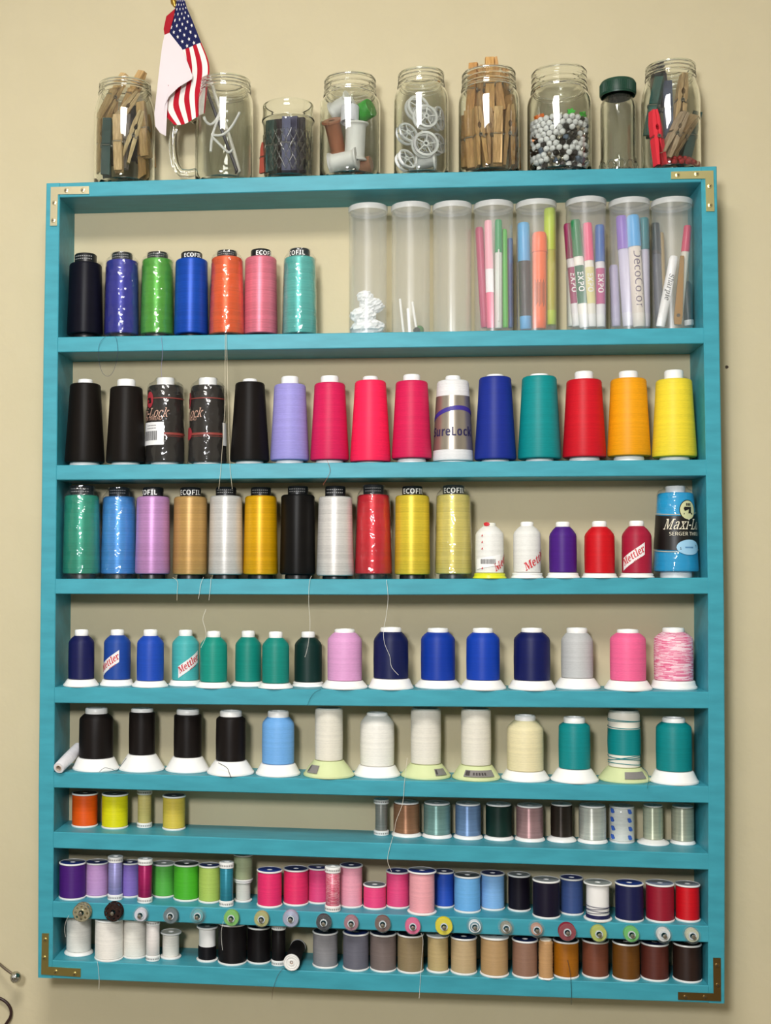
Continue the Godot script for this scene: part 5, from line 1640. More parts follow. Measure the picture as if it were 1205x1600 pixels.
func build_clothespins() -> void:
	for d in [
		["dark green clothespin upright at the front of the leftmost jar", "", Vector3(-.351, 1.9736, .0625), .0762, 1, 1, "16403e"],
		["bright wooden clothespin beside the dark green one in the leftmost jar", "", Vector3(-.3348, 1.9765, .0675), .0758, -2, 1, "e8cc9c"],
		["wooden clothespin against the left glass of the leftmost jar", "", Vector3(-.364, 1.982, .0445), .0754, -2, .3, "c8a468"],
		["wooden clothespin leaning along the right glass of the leftmost jar", "", Vector3(-.3045, 1.9988, .0525), .0745, -6, .9, "d4b47c"],
		["pale wooden clothespin crossing diagonally in the leftmost jar", "", Vector3(-.3182, 1.9884, .0565), .071, 18, .2, "e4d0a0"],
		["wooden clothespin sticking out at the upper left of the leftmost jar", "", Vector3(-.3484, 2.0475, .0445), .0701, 28, .6, "dcc08c"],
		["wooden clothespin sticking out at the upper right of the leftmost jar", "", Vector3(-.3244, 2.0522, .0345), .072, 24, .7, "d4b27a"],
		["wooden clothespin low at the right of the leftmost jar", "", Vector3(-.3075, 1.9672, .0365), .0524, -3, .8, "bf9a5c"],
		["blackish clothespin behind the diagonal one in the leftmost jar", "", Vector3(-.3209, 2.0018, .0285), .0757, -6, .8, "33262e"],
		["pale greyish clothespin in the middle of the leftmost jar", "", Vector3(-.3327, 1.9896, .0345), .0738, 3, 1, "cfc6c4"],
		["dark clothespin at the back of the leftmost jar", "", Vector3(-.3479, 2.0005, .0145), .0748, 4, .5, "3a2c2a"],
		["wooden clothespin behind the dark green one in the leftmost jar", "", Vector3(-.3544, 2.0123, .0365), .0739, 10, .5, "c9a56a"],
		["wooden clothespin at the far right of the leftmost jar", "", Vector3(-.3028, 1.9913, .0265), .0721, -4, .4, "c2a068"],
		["wooden clothespin lying steeply across the upper middle of the leftmost jar", "", Vector3(-.3341, 2.0214, .0525), .0696, 38, .3, "d9bf8e"],
		["dark green clothespin at the left of the short jar", "", Vector3(-.1327, 1.9699, .0525), .0694, 0, .9, "17423e"],
		["dark plum clothespin beside the green one in the short jar", "", Vector3(-.1256, 1.9766, .0345), .0701, 1, .8, "3a2a36"],
		["slate violet clothespin front and centre in the short jar", "", Vector3(-.1125, 1.9699, .0605), .0722, 0, 1, "5a5c7c"],
		["violet grey clothespin right of centre in the short jar", "", Vector3(-.1035, 1.9723, .0525), .0725, 0, .8, "4c4a66"],
		["dark plum clothespin at the right of the short jar", "", Vector3(-.0952, 1.9753, .0405), .0713, -1, .8, "2a1c2a"],
		["reddish clothespin low at the left of the short jar", "", Vector3(-.1416, 1.961, .0365), .0428, 1, .6, "a04838"],
		["black clothespin at the back of the short jar", "", Vector3(-.1167, 1.982, .0205), .0706, 3, .8, "1e1820"],
		["orange-tan clothespin rising at the left of the crammed jar", "", Vector3(.1288, 2.0397, .0405), .0726, 3, .9, "cc9a58"],
		["tallest wooden clothespin at the centre of the crammed jar", "", Vector3(.1504, 2.0417, .0505), .0736, 0, 1, "dcae68"],
		["wooden clothespin tilted left beside the tallest one", "", Vector3(.1611, 2.0445, .0445), .0721, -9, .9, "d8aa6c"],
		["bright front wooden clothespin standing low in the crammed jar", "", Vector3(.1596, 1.969, .0705), .074, 1, 1, "ecca90"],
		["thin wooden clothespin between the orange-tan and tallest ones", "", Vector3(.1406, 2.0382, .0365), .071, -1, .4, "dcb67c"],
		["wooden clothespin seen edge-on left of centre in the crammed jar", "", Vector3(.1362, 1.9695, .0665), .0761, -5, .15, "dcb67a"],
		["wooden clothespin seen edge-on in the centre of the crammed jar", "", Vector3(.1489, 1.9719, .0585), .0731, -3, .3, "e2c090"],
		["wooden clothespin low at the left of the crammed jar", "", Vector3(.1272, 1.9714, .0525), .0752, -4, .8, "d0a668"],
		["wooden clothespin against the left glass of the crammed jar", "", Vector3(.1207, 1.9738, .0365), .0694, -1, .6, "c89c5c"],
		["wooden clothespin seen edge-on right of the bright front one", "", Vector3(.1742, 1.9734, .0565), .0778, 2, .1, "dcb478"],
		["wooden clothespin leaning by the right glass of the crammed jar", "", Vector3(.1797, 1.9973, .0405), .0687, -4, .6, "cfa468"],
		["wooden clothespin at the upper right of the crammed jar", "", Vector3(.1697, 2.026, .0325), .0709, -7, .7, "d4a868"],
		["short-looking wooden clothespin low at the right of the crammed jar", "", Vector3(.1824, 1.9599, .0365), .0459, -5, .8, "b88c50"],
		["wooden clothespin at the back left of the crammed jar", "", Vector3(.147, 2.0036, .0265), .0763, 2, .8, "b98a4c"],
		["wooden clothespin at the back right of the crammed jar", "", Vector3(.1605, 2.0045, .0225), .0763, -2, .8, "c0904e"],
		["thin wooden clothespin end at the far right above the crammed jar", "", Vector3(.1724, 2.0466, .0205), .0581, 1, .2, "c79c66"],
		["red clothespin seen from the side in the rightmost jar", "", Vector3(.3572, 1.9601, .0675), .0706, -7, .15, "e0303e"],
		["dark green clothespin behind the red one in the rightmost jar", "", Vector3(.3593, 2.0078, .0445), .0781, 10, .7, "15524c"],
		["black clothespin poking out at the rim, left one", "", Vector3(.3646, 2.0379, .0265), .0613, -10, .03, "241e22"],
		["black clothespin poking out at the rim, right one", "", Vector3(.3723, 2.0409, .0245), .0645, -5, .03, "241e22"],
		["slate blue clothespin in the middle of the rightmost jar", "", Vector3(.3768, 2.0054, .0405), .0733, -1, 1, "3a4460"],
		["wooden clothespin seen edge-on high in the rightmost jar", "", Vector3(.3911, 2.0118, .0485), .0712, 6, .15, "d9bc8c"],
		["pale wooden clothespin slanting across the front of the rightmost jar", "", Vector3(.3794, 1.9653, .0645), .0596, 24, .3, "dcc8ac"],
		["tan wooden clothespin slanting most steeply in the rightmost jar", "", Vector3(.391, 1.9667, .0545), .0583, 33, .6, "d0b48a"],
		["dark green clothespin against the right glass of the rightmost jar", "", Vector3(.405, 1.9681, .0445), .0649, 14, .9, "13413c"],
		["blackish green clothespin at the back of the rightmost jar", "", Vector3(.4007, 1.9652, .0245), .0625, 6, .8, "1c2826"],
	]:
		clothespin(d)

func clothespin(d: Array) -> void:
	var len: float = d[3]
	var fc: float = d[5]
	var painted: bool = hexa(d[6]).s > 0.55 and hexa(d[6]).v < 0.35 or "red" in d[0] or "plum" in d[0] or "slate" in d[0] or "violet" in d[0] or "black" in d[0]
	var m: StandardMaterial3D
	var key := "pin%s" % d[6]
	if mats.has(key): m = mats[key]
	else:
		m = StandardMaterial3D.new()
		m.albedo_color = hexa(d[6])
		m.roughness = 0.55 if painted else 0.7
		if not painted:
			m.albedo_texture = wood_tex
			m.uv1_triplanar = true
			m.uv1_scale = Vector3(60, 9, 60)
		mats[key] = m
	var o := thing("clothespin", d[0], "clothespin", d[2], "clothespins in the glass jars")
	o.basis = Basis(Vector3.BACK, -deg_to_rad(d[4])) * Basis(Vector3.UP, fc * PI / 2 + rng.randf_range(-0.12, 0.12))
	var k := len / 0.084
	var w := 0.0055
	for s in [-1.0, 1.0]:
		var outline := []
		for q in [[0.4, 42], [0.4, 20], [2.2, 17], [2.2, 12], [0.4, 10], [0.9, 5], [1.6, 3], [1.6, -1], [0.8, -3], [3.4, -42], [7.0, -42], [6.6, -8], [6.4, -1], [5.4, 0], [5.4, 2.4], [6.4, 3.4], [6.0, 22], [3.4, 42]]:
			outline.append(Vector2(q[0] * s, q[1] * k) * 0.001)
		begin()
		prism(outline, -w, w)
		part("prong", done(), m, o)
	begin()
	lathe([Vector2(0.0012, -w - 0.002), Vector2(0.0024, -w - 0.002), Vector2(0.0024, w + 0.002), Vector2(0.0012, w + 0.002), Vector2(0.0012, -w - 0.002)], 12, Transform3D(Basis(Vector3.RIGHT, PI / 2), Vector3(0, 0.001 * k, 0)))
	for s in [-1.0, 1.0]:
		tube([Vector3(0, 0.001 * k, s * (w + 0.0014)), Vector3(s * 4.6, -3.0 * k, 0) * 0.001 + Vector3(0, 0, s * (w + 0.0012)), Vector3(s * 5.7, 1.2 * k, 0) * 0.001 + Vector3(0, 0, s * (w + 0.0008)), Vector3(s * 0.0058, 0.0012 * k, 0.0), Vector3(s * 5.7, 1.2 * k, 0) * 0.001 + Vector3(0, 0, -s * w * 0.8)], 0.0006, 6)
	part("spring", done(), mat("9a968c", 0.3, 0.9), o)

func build_jar_contents() -> void:
	for d in [
		["spool", "tall white empty spool upright in the spools jar", Vector3(-.023, 1.973, .0525), .0484, .0163, 3, 8, "f4f2ee"],
		["spool", "white empty spool lying at the bottom of the spools jar", Vector3(-.0377, 1.947, .0585), .0366, .0133, 84, 14, "f6f4f0"],
		["spool", "brown empty spool tilted in the spools jar", Vector3(-.0494, 1.9835, .0445), .0437, .0126, -12, 35, "a9694a"],
		["cap", "bluish white cap upright on the tall spool", Vector3(-.0295, 2.0059, .0605), .0216, .0116, 3, -6, "e6e6f0"],
		["cap", "bright green cap lying at the upper right of the spools jar", Vector3(-.0107, 2.0147, .0485), .0201, .0125, 70, 30, "2aa42a"],
		["spool", "white empty spool at the back top of the spools jar", Vector3(-.0417, 2.0285, .0305), .0288, .0144, 66, 25, "f2f2f0"],
		["cap", "brown cap at the bottom right of the spools jar", Vector3(-.0117, 1.9462, .0405), .0201, .0092, 80, 20, "a87050"],
		["wheel", "white plastic bobbin facing front in the bobbins jar, uppermost of two in front", Vector3(.0672, 1.9991, .0605), .0107, .0156, 78, 66, "f4f4f2"],
		["wheel", "white spoked plastic bobbin facing front at the centre of its jar", Vector3(.0671, 1.9621, .0645), .0106, .0168, 80, 74, "f2f2f0"],
		["wheel", "white plastic bobbin at the top back of the bobbins jar", Vector3(.0576, 2.0186, .0405), .01, .0166, 75, 60, "f0f0ee"],
		["wheel", "white plastic bobbin against the left glass, upper one", Vector3(.0442, 1.9809, .0525), .0099, .0145, 60, 50, "eef0ee"],
		["wheel", "white plastic bobbin against the left glass at the bottom", Vector3(.0425, 1.9451, .0565), .0099, .014, 60, 50, "f2f2f0"],
		["wheel", "white plastic bobbin seen nearly edge-on at the upper right", Vector3(.0841, 2.0033, .0425), .0083, .0157, 86, 30, "e8e8e6"],
		["wheel", "white plastic bobbin lying flat at the bottom of its jar", Vector3(.069, 1.9448, .0525), .0247, .0107, 88, 10, "f4f2f0"],
		["wheel", "white plastic bobbin behind the spoked one at the right", Vector3(.0834, 1.9716, .0365), .0091, .0141, 78, 45, "eeeeec"],
	]:
		var kind: String = d[0]
		var len: float = d[3]
		var r: float = d[4]
		var m := mat(d[7], 0.38)
		var lay := Transform3D(tilt(Vector3.ZERO, d[5], d[6]).basis, Vector3.ZERO)
		var h := len / 2.0
		if kind == "spool":
			var o := thing("empty_spool", d[1], "empty spool", d[2], "empty spools in a jar")
			begin()
			lathe([Vector2(r * 0.3, -h), Vector2(r * 0.98, -h), Vector2(r, -h + 0.0008), Vector2(r, -h + 0.0022), Vector2(r * 0.84, -h + 0.0042), Vector2(r * 0.8, -h + 0.006), Vector2(r * 0.8, h - 0.006), Vector2(r * 0.84, h - 0.0042), Vector2(r, h - 0.0022), Vector2(r, h - 0.0008), Vector2(r * 0.98, h), Vector2(r * 0.36, h), Vector2(r * 0.34, h - 0.001), Vector2(r * 0.32, -h)], 32, lay)
			part("spool_body", done(), m, o)
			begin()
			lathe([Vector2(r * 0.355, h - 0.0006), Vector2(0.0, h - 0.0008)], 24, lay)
			part("centre_hole_shade", done(), mat(hexa(d[7]).darkened(0.45).to_html(false), 0.7), o)  # darker copy of the spool colour, painted shade inside the hole
		elif kind == "cap":
			begin()
			lathe([Vector2(r * 0.88, -h + 0.002), Vector2(r * 0.9, -h), Vector2(r, -h), Vector2(r, h - 0.001), Vector2(r * 0.95, h), Vector2(r * 0.2, h), Vector2(0, h - 0.0004), Vector2(0, h - 0.002), Vector2(r * 0.88, h - 0.002), Vector2(r * 0.88, -h + 0.002)], 32, lay)
			var o := part("bottle_cap", done(), m, self)
			o.position = d[2]
			tag(o, d[1], "cap", "plastic caps in the jar")
		else:
			var o := thing("plastic_bobbin", d[1], "bobbin", d[2], "white plastic bobbins in a jar")
			for s in [-1.0, 1.0]:
				begin()
				var z: float = s * (h - 0.0012)
				lathe([Vector2(r * 0.8, z - 0.0012), Vector2(r * 0.98, z - 0.0012), Vector2(r, z), Vector2(r * 0.98, z + 0.0012), Vector2(r * 0.8, z + 0.0012), Vector2(r * 0.8, z - 0.0012)], 36, lay)
				lathe([Vector2(r * 0.12, z - 0.001), Vector2(r * 0.24, z - 0.001), Vector2(r * 0.24, z + 0.0012), Vector2(r * 0.12, z + 0.0012), Vector2(r * 0.12, z - 0.001)], 20, lay)
				for i in 5:
					block(Vector3(r * 0.58, 0.0016, r * 0.085), Vector3(r * 0.52, z, 0), 0.0003, lay * Transform3D(Basis(Vector3.UP, TAU * i / 5.0 + 0.3), Vector3.ZERO))
				part("spoked_flange", done(), m, o)
			begin()
			lathe([Vector2(r * 0.62, -h + 0.002), Vector2(r * 0.64, -h + 0.002), Vector2(r * 0.64, h - 0.002), Vector2(r * 0.62, h - 0.002)], 28, lay)
			lathe([Vector2(r * 0.2, -h + 0.002), Vector2(r * 0.2, h - 0.002)], 18, lay)
			part("drum", done(), mat("dcdcda", 0.45), o)

func build_beads() -> void:
	# round and bicone beads packed against the glass, as far as the front of the jar shows them
	var d := [Vector3(.2399, 1.9209, .0405), .0406, .0726]
	var base: Vector3 = d[0]
	var rj: float = d[1] - 0.0032
	var top: float = d[2]
	var r := 0.0038
	var ball := SphereMesh.new()
	ball.radius = r
	ball.height = r * 2.0
	ball.radial_segments = 16
	ball.rings = 8
	begin()
	lathe([Vector2(0, -r * 1.1), Vector2(r * 0.7, -r * 0.45), Vector2(r * 1.05, 0.0), Vector2(r * 0.7, r * 0.45), Vector2(0, r * 1.1)], 8)
	var bicone := done()
	var rr := RandomNumberGenerator.new()
	rr.seed = 21
	var kinds := [["white_bead", "opaque white round bead among the beads in the jar", "f2f2f2", 0.25, 0.0], ["black_bead", "glossy black bead among the beads in the jar", "1a1418", 0.15, 0.0], ["silver_bead", "small silvery metallic bead among the beads in the jar", "cfcac0", 0.15, 1.0], ["smoke_bead", "translucent smoky blue bead among the beads in the jar", "5f6f84", 0.15, 0.0]]
	var placed: Array[Vector3] = []
	var layer := 0
	var y := 0.0095
	while y < top + 0.004:
		var full := y < top - 0.006
		for ring in ([0, 1] if full else [0, 1, 2, 3, 4]):
			var rad: float = rj - r - ring * r * 1.95
			if y < 0.012: rad = minf(rad, rj * 0.9 - r - ring * r * 1.95)
			if rad < r: continue
			var n := int(TAU * rad / (r * 2.06))
			for i in n:
				var a := TAU * (i + (0.5 if (layer + ring) % 2 else 0.0)) / n
				if full and cos(a) < -0.15: continue
				if not full and y > top and rr.randf() < 0.45: continue
				var p := Vector3(sin(a) * rad, y + rr.randf_range(-0.0005, 0.0005), cos(a) * rad)
				placed.append(p)
		y += r * 1.74
		layer += 1
	var n := 0
	for p in placed:
		if n >= 290: break
		var u := rr.randf()
		var k: Array = kinds[0] if u < 0.46 else kinds[1] if u < 0.70 else kinds[2] if u < 0.88 else kinds[3]
		var up := p.y > top - 0.012
		if up and k != kinds[0] and rr.randf() < 0.7: k = kinds[0]
		var b := part(k[0], ball if k[0] == "white_bead" or k[0] == "smoke_bead" else bicone, mat(k[2], k[3], k[4]), self)
		b.position = base + p
		b.rotation = Vector3(rr.randf() * 3.0, rr.randf() * 3.0, rr.randf() * 3.0)
		if k[0] == "silver_bead": b.scale = Vector3.ONE * 0.8
		tag(b, k[1], "bead", k[0].replace("_", " ") + "s in the jar")
		n += 1
	# coloured star beads on top
	n = 0
	for q in [[0.0125, 0.006, 0.018, "35c22e", "bright green star bead on the heap, left one of the green pair"], [0.0275, 0.0035, 0.0115, "35c22e", "bright green star bead against the right glass of the bead jar"], [0.0305, -0.004, 0.0085, "2fae2c", "lower green star bead at the right glass of the bead jar"], [-0.0265, 0.0035, 0.0145, "f0741c", "orange star bead on the left of the bead heap"], [-0.029, -0.026, 0.0105, "f08a30", "orange bead low against the left glass of the bead jar"]]:
		begin()
		var star := []
		for i in 12:
			var a := TAU * i / 12.0
			star.append(Vector2(cos(a), sin(a)) * (0.0062 if i % 2 == 0 else 0.0036))
		prism(star, -0.0022, 0.0022)
		var b := part("star_bead", done(), mat(q[3], 0.3), self)
		b.position = base + Vector3(q[0], top + q[1], q[2])
		b.rotation = Vector3(0.4 * n, 0.7 * n, 0.3)
		tag(b, q[4], "bead")
		n += 1
	# red beads at the bottom of the rightmost jar
	var jar: Array = jar_table()[8]
	for i in 16:
		var a := -1.1 + (i % 8) * 0.3
		var rad := 0.028 - (i / 8) * 0.007
		var b := part("red_bead", ball, mat("a01420", 0.15), self)
		b.position = Vector3(jar[2], jar[3], jar[4]) + Vector3(sin(a) * rad + 0.004, 0.0098 + (i / 8) * 0.0055, cos(a) * rad)
		tag(b, "tiny dark red bead at the bottom of the rightmost jar", "bead", "red beads in the rightmost jar")


# ------------------------------------------------------------------ the little flag
func flag_texture() -> ImageTexture:
	var w := 320
	var h := 640
	var im := Image.create(w, h, false, Image.FORMAT_RGB8)
	var red := Color.html("b5202f")
	var white := Color.html("efe9e2")
	var blue := Color.html("23264f")
	var canton := 0.435
	for x in w:
		var u := float(x) / w
		var s := int(floor((1.0 - u) * 8.2 + 0.62))
		var c := red if s % 2 == 0 else white
		for y in h:
			im.set_pixel(x, y, blue if float(y) / h < canton else c)
	# stars in staggered rows
	var row := 0
	var cy := 18.0
	while cy < canton * h - 8.0:
		var cx := 20.0 + (38.0 if row % 2 else 0.0)
		while cx < w - 6.0:
			for yy in range(-17, 18):
				for xx in range(-17, 18):
					var a := atan2(xx, -yy * 1.7)
					var seg := fposmod(a, TAU / 5.0)
					seg = minf(seg, TAU / 5.0 - seg)
					# five-pointed star: distance of its edge from the middle in this direction
					var edge := 17.0 * 6.9 * sin(PI / 5.0) / (cos(seg) * 6.9 * sin(PI / 5.0) - sin(seg) * (6.9 * cos(PI / 5.0) - 17.0))
					if Vector2(xx, yy * 1.7).length() < edge:
						var px := int(cx) + xx
						var py := int(cy) + yy
						if px >= 0 and py >= 0 and px < w and py < canton * h: im.set_pixel(px, py, white)
			cx += 76.0
		cy += 25.0
		row += 1
	return ImageTexture.create_from_image(im)

func curve_at(points: Array, t: float) -> Vector3:
	var f := t * (points.size() - 1)
	var i := mini(int(f), points.size() - 2)
	var a: Vector3 = points[maxi(i - 1, 0)]
	var b: Vector3 = points[i]
	var c: Vector3 = points[i + 1]
	var d: Vector3 = points[mini(i + 2, points.size() - 1)]
	return b.cubic_interpolate(c, a, d, f - i)

func build_flag() -> void:
	var left := [Vector3(-.2589, 2.1755, .056), Vector3(-.2621, 2.156, .058), Vector3(-.2679, 2.1248, .062), Vector3(-.2657, 2.0973, .064), Vector3(-.2681, 2.0683, .063), Vector3(-.2723, 2.0448, .06), Vector3(-.2768, 2.0215, .056), Vector3(-.262, 2.0024, .058)]
	var right := [Vector3(-.2501, 2.1751, .056), Vector3(-.2454, 2.1583, .058), Vector3(-.2364, 2.1367, .06), Vector3(-.2262, 2.1106, .06), Vector3(-.2178, 2.0901, .058), Vector3(-.2154, 2.0752, .056), Vector3(-.2177, 2.0501, .057), Vector3(-.2206, 2.0165, .059)]
	var flap := [Vector3(-.2676, 2.123, .065), Vector3(-.2503, 2.0997, .068), Vector3(-.2423, 2.0803, .069), Vector3(-.236, 2.0631, .067), Vector3(-.2371, 2.059, .067), Vector3(-.2546, 2.0484, .068), Vector3(-.2671, 2.0372, .067), Vector3(-.2728, 2.0273, .065), Vector3(-.2751, 2.0165, .063), Vector3(-.2742, 2.004, .061), Vector3(-.2724, 1.9869, .06), Vector3(-.2807, 1.9918, .059), Vector3(-.2872, 2.0012, .058), Vector3(-.2884, 2.0177, .059), Vector3(-.2852, 2.0414, .062), Vector3(-.2819, 2.0684, .064), Vector3(-.2792, 2.0932, .064), Vector3(-.2774, 2.1091, .063), Vector3(-.2747, 2.1215, .063)]
	var fold := [Vector3(-.2731, 2.1477, .06), Vector3(-.2611, 2.1564, .062), Vector3(-.2627, 2.1444, .063), Vector3(-.2682, 2.1229, .0645), Vector3(-.2749, 2.1219, .062), Vector3(-.2766, 2.1307, .06)]
	var base: Vector3 = ([Vector3(-.2677, 2.1952, .053), Vector3(-.2524, 2.1711, .051), Vector3(-.2179, 2.0719, .047), Vector3(-.2069, 2.0377, .045), Vector3(-.189, 1.9856, .042), Vector3(-.1771, 1.9432, .039)])[5]
	var o := thing("flag", "small striped flag with white stars drooping on a stick in the mug jar", "flag", base)
	var cloth := StandardMaterial3D.new()
	cloth.albedo_texture = flag_texture()
	cloth.roughness = 0.85
	cloth.metallic_specular = 0.2
	cloth.texture_repeat = false
	# printed sheet with soft folds, 0.6 mm thick
	var us := 20
	var vs := 44
	begin()
	for side in 2:
		var at := sink_v.size()
		for j in vs + 1:
			for i in us + 1:
				var u := float(i) / us
				var v := float(j) / vs
				var p := curve_at(left, v).lerp(curve_at(right, v), u)
				p.z += 0.0022 * sin(u * 7.0 + v * 3.0) * (0.3 + v) - side * 0.0006
				p.y -= 0.004 * sin(u * PI) * (1.0 if v > 0.9 else 0.0) * (v - 0.9) * 10.0
				sink_v.append(p - base)
				var n := Vector3(-0.0022 * 7.0 * cos(u * 7.0 + v * 3.0) * (0.3 + v) / 0.045, 0.05, 1.0).normalized()
				sink_n.append(n if side == 0 else -n)
				sink_uv.append(Vector2(u * 0.98 + 0.01, v * 0.98 + 0.01))
		for j in vs: quad_strip(at + j * (us + 1), us)
	part("printed_cloth", done(), cloth, o)
	var reverse := mat("e2d6d8", 0.85, 0.0, 0.2)
	begin()
	soft_sheet(flap, base)
	tag(part("turned_flap", done(), reverse, o), "plain white reverse side turned over the front")
	begin()
	soft_sheet(fold, base)
	tag(part("folded_corner", done(), mat("a8242f", 0.85, 0.0, 0.2), o), "small red fold near the top")
	var p := [Vector3(-.2677, 2.1952, .053), Vector3(-.2524, 2.1711, .051), Vector3(-.2179, 2.0719, .047), Vector3(-.2069, 2.0377, .045), Vector3(-.189, 1.9856, .042), Vector3(-.1771, 1.9432, .039)]
	var pole := []
	for q in p: pole.append(q - base)
	begin()
	tube(pole, 0.0023, 12)
	part("stick", done(), mat("ece6da", 0.6), o)
	begin()
	lathe([Vector2(0, -0.009), Vector2(0.002, -0.008), Vector2(0.0042, -0.002), Vector2(0.003, 0.004), Vector2(0.0008, 0.010), Vector2(0, 0.011)], 16, tilt(Vector3(-.2646, 2.1698, .055) - base, -20, 0))
	part("gold_finial", done(), mat("a8853a", 0.3, 0.8), o)
	# dark stick leaning in the same jar
	p = [Vector3(-.2257, 2.0651, .041), Vector3(-.2152, 2.037, .041), Vector3(-.1958, 1.9859, .042), Vector3(-.1799, 1.9426, .044)]
	var rod := []
	for q in p: rod.append(q - p[3])
	begin()
	tube(rod, 0.0021, 12)
	var r := part("dark_stick", done(), mat("4a4650", 0.4), self)
	r.position = p[3]
	tag(r, "thin dark grey stick leaning beside the flag stick in the mug jar", "stick")
	# white cord tied in a bow
	begin()
	for pts in [
		[Vector3(-.2207, 2.0097, .0615), Vector3(-.2183, 2.0034, .0615), Vector3(-.2129, 1.9994, .0615), Vector3(-.2075, 2.0023, .0615), Vector3(-.2029, 2.0091, .0615), Vector3(-.1999, 2.0167, .0615)],
		[Vector3(-.1999, 2.0144, .0615), Vector3(-.2044, 2.0014, .0615), Vector3(-.2087, 1.9892, .0615), Vector3(-.2111, 1.9769, .0615), Vector3(-.2119, 1.9631, .0615)],
		[Vector3(-.2113, 1.9862, .0615), Vector3(-.2012, 1.9843, .0615), Vector3(-.192, 1.9879, .0615), Vector3(-.1829, 1.9983, .0615), Vector3(-.1745, 2.0142, .0615)],
		[Vector3(-.2105, 1.9831, .0615), Vector3(-.2012, 1.9735, .0615), Vector3(-.1919, 1.964, .0615), Vector3(-.1873, 1.9615, .0615), Vector3(-.1834, 1.9652, .0615)],
	]:
		tube(pts, 0.0017, 10)
	var b := part("tied_string", done(), mat("f0eeec", 0.7), self)
	tag(b, "white fuzzy cord tied in a loose bow round the sticks in the mug jar", "cord")

func soft_sheet(outline: Array, base: Vector3) -> void:
	# a thin bulging cloth piece inside an outline: rings shrinking towards the middle
	var mid := Vector3.ZERO
	for p in outline: mid += p
	mid /= outline.size()
	var n := outline.size()
	var rings := 6
	for side in 2:
		var at := sink_v.size()
		for k in rings + 1:
			var f := 1.0 - float(k) / rings * 0.98
			for i in n + 1:
				var p: Vector3 = outline[i % n]
				var q := mid + (p - mid) * f
				q.z = lerpf(p.z, mid.z, (1.0 - f)) + 0.0015 * sin((1.0 - f) * PI * 0.5) - side * 0.0006
				sink_v.append(q - base)
				var d := (p - mid)
				d.z = 0
				var nn := (Vector3(0, 0, 1) + d.normalized() * 0.3 * f).normalized()
				sink_n.append(nn if side == 0 else -nn)
				sink_uv.append(Vector2.ZERO)
		for k in rings: quad_strip(at + k * (n + 1), n)


# ------------------------------------------------------------------ things on the wall, loose strands
func build_wall_things() -> void:
	var k := [Vector3(-.4728, .8717, .03), Vector3(-.5111, .8909, .012)]
	var knob: Vector3 = k[0]
	var tail: Vector3 = k[1]
	var chrome := mat("b9b8b2", 0.14, 1.0)
	var o := thing("wall_hook", "shiny metal hook rod ending in a grooved ball, at the lower left edge", "hook", knob)
	begin()
	tube([tail - knob, (tail - knob) * 0.5 + Vector3(0, 0.0, 0.001), Vector3(0, 0, -0.002)], 0.0019, 12)
	part("rod", done(), mat("8a7f72", 0.3, 0.9), o)
	begin()
	var pr := []
	for i in 17:
		var a := PI * i / 16.0 - PI / 2
		var rr := 0.0078 * cos(a)
		if absf(sin(a)) < 0.13: rr *= 0.9
		pr.append(Vector2(maxf(rr, 0.0), 0.0078 * sin(a) * 0.95))
	lathe(pr, 28, Transform3D(Basis(Vector3.BACK, -1.45) * Basis(Vector3.RIGHT, 0.2), Vector3.ZERO))
	part("ball_end", done(), chrome, o)
	var c := [Vector3(-.5284, .832, .006), Vector3(-.5071, .8354, .006), Vector3(-.4963, .8324, .006), Vector3(-.4892, .8259, .006), Vector3(-.4859, .8175, .006), Vector3(-.4876, .809, .006), Vector3(-.4933, .8002, .006), Vector3(-.5028, .7819, .006)]
	begin()
	var at: Vector3 = c[4]
	var pts := []
	for q in c: pts.append(q - at)
	tube(pts, 0.0021, 12)
	var cord := part("cord_loop", done(), mat("2e1512", 0.45), self)
	cord.position = at
	tag(cord, "dark brown cord loop hanging in the lower left corner of the wall", "cord")

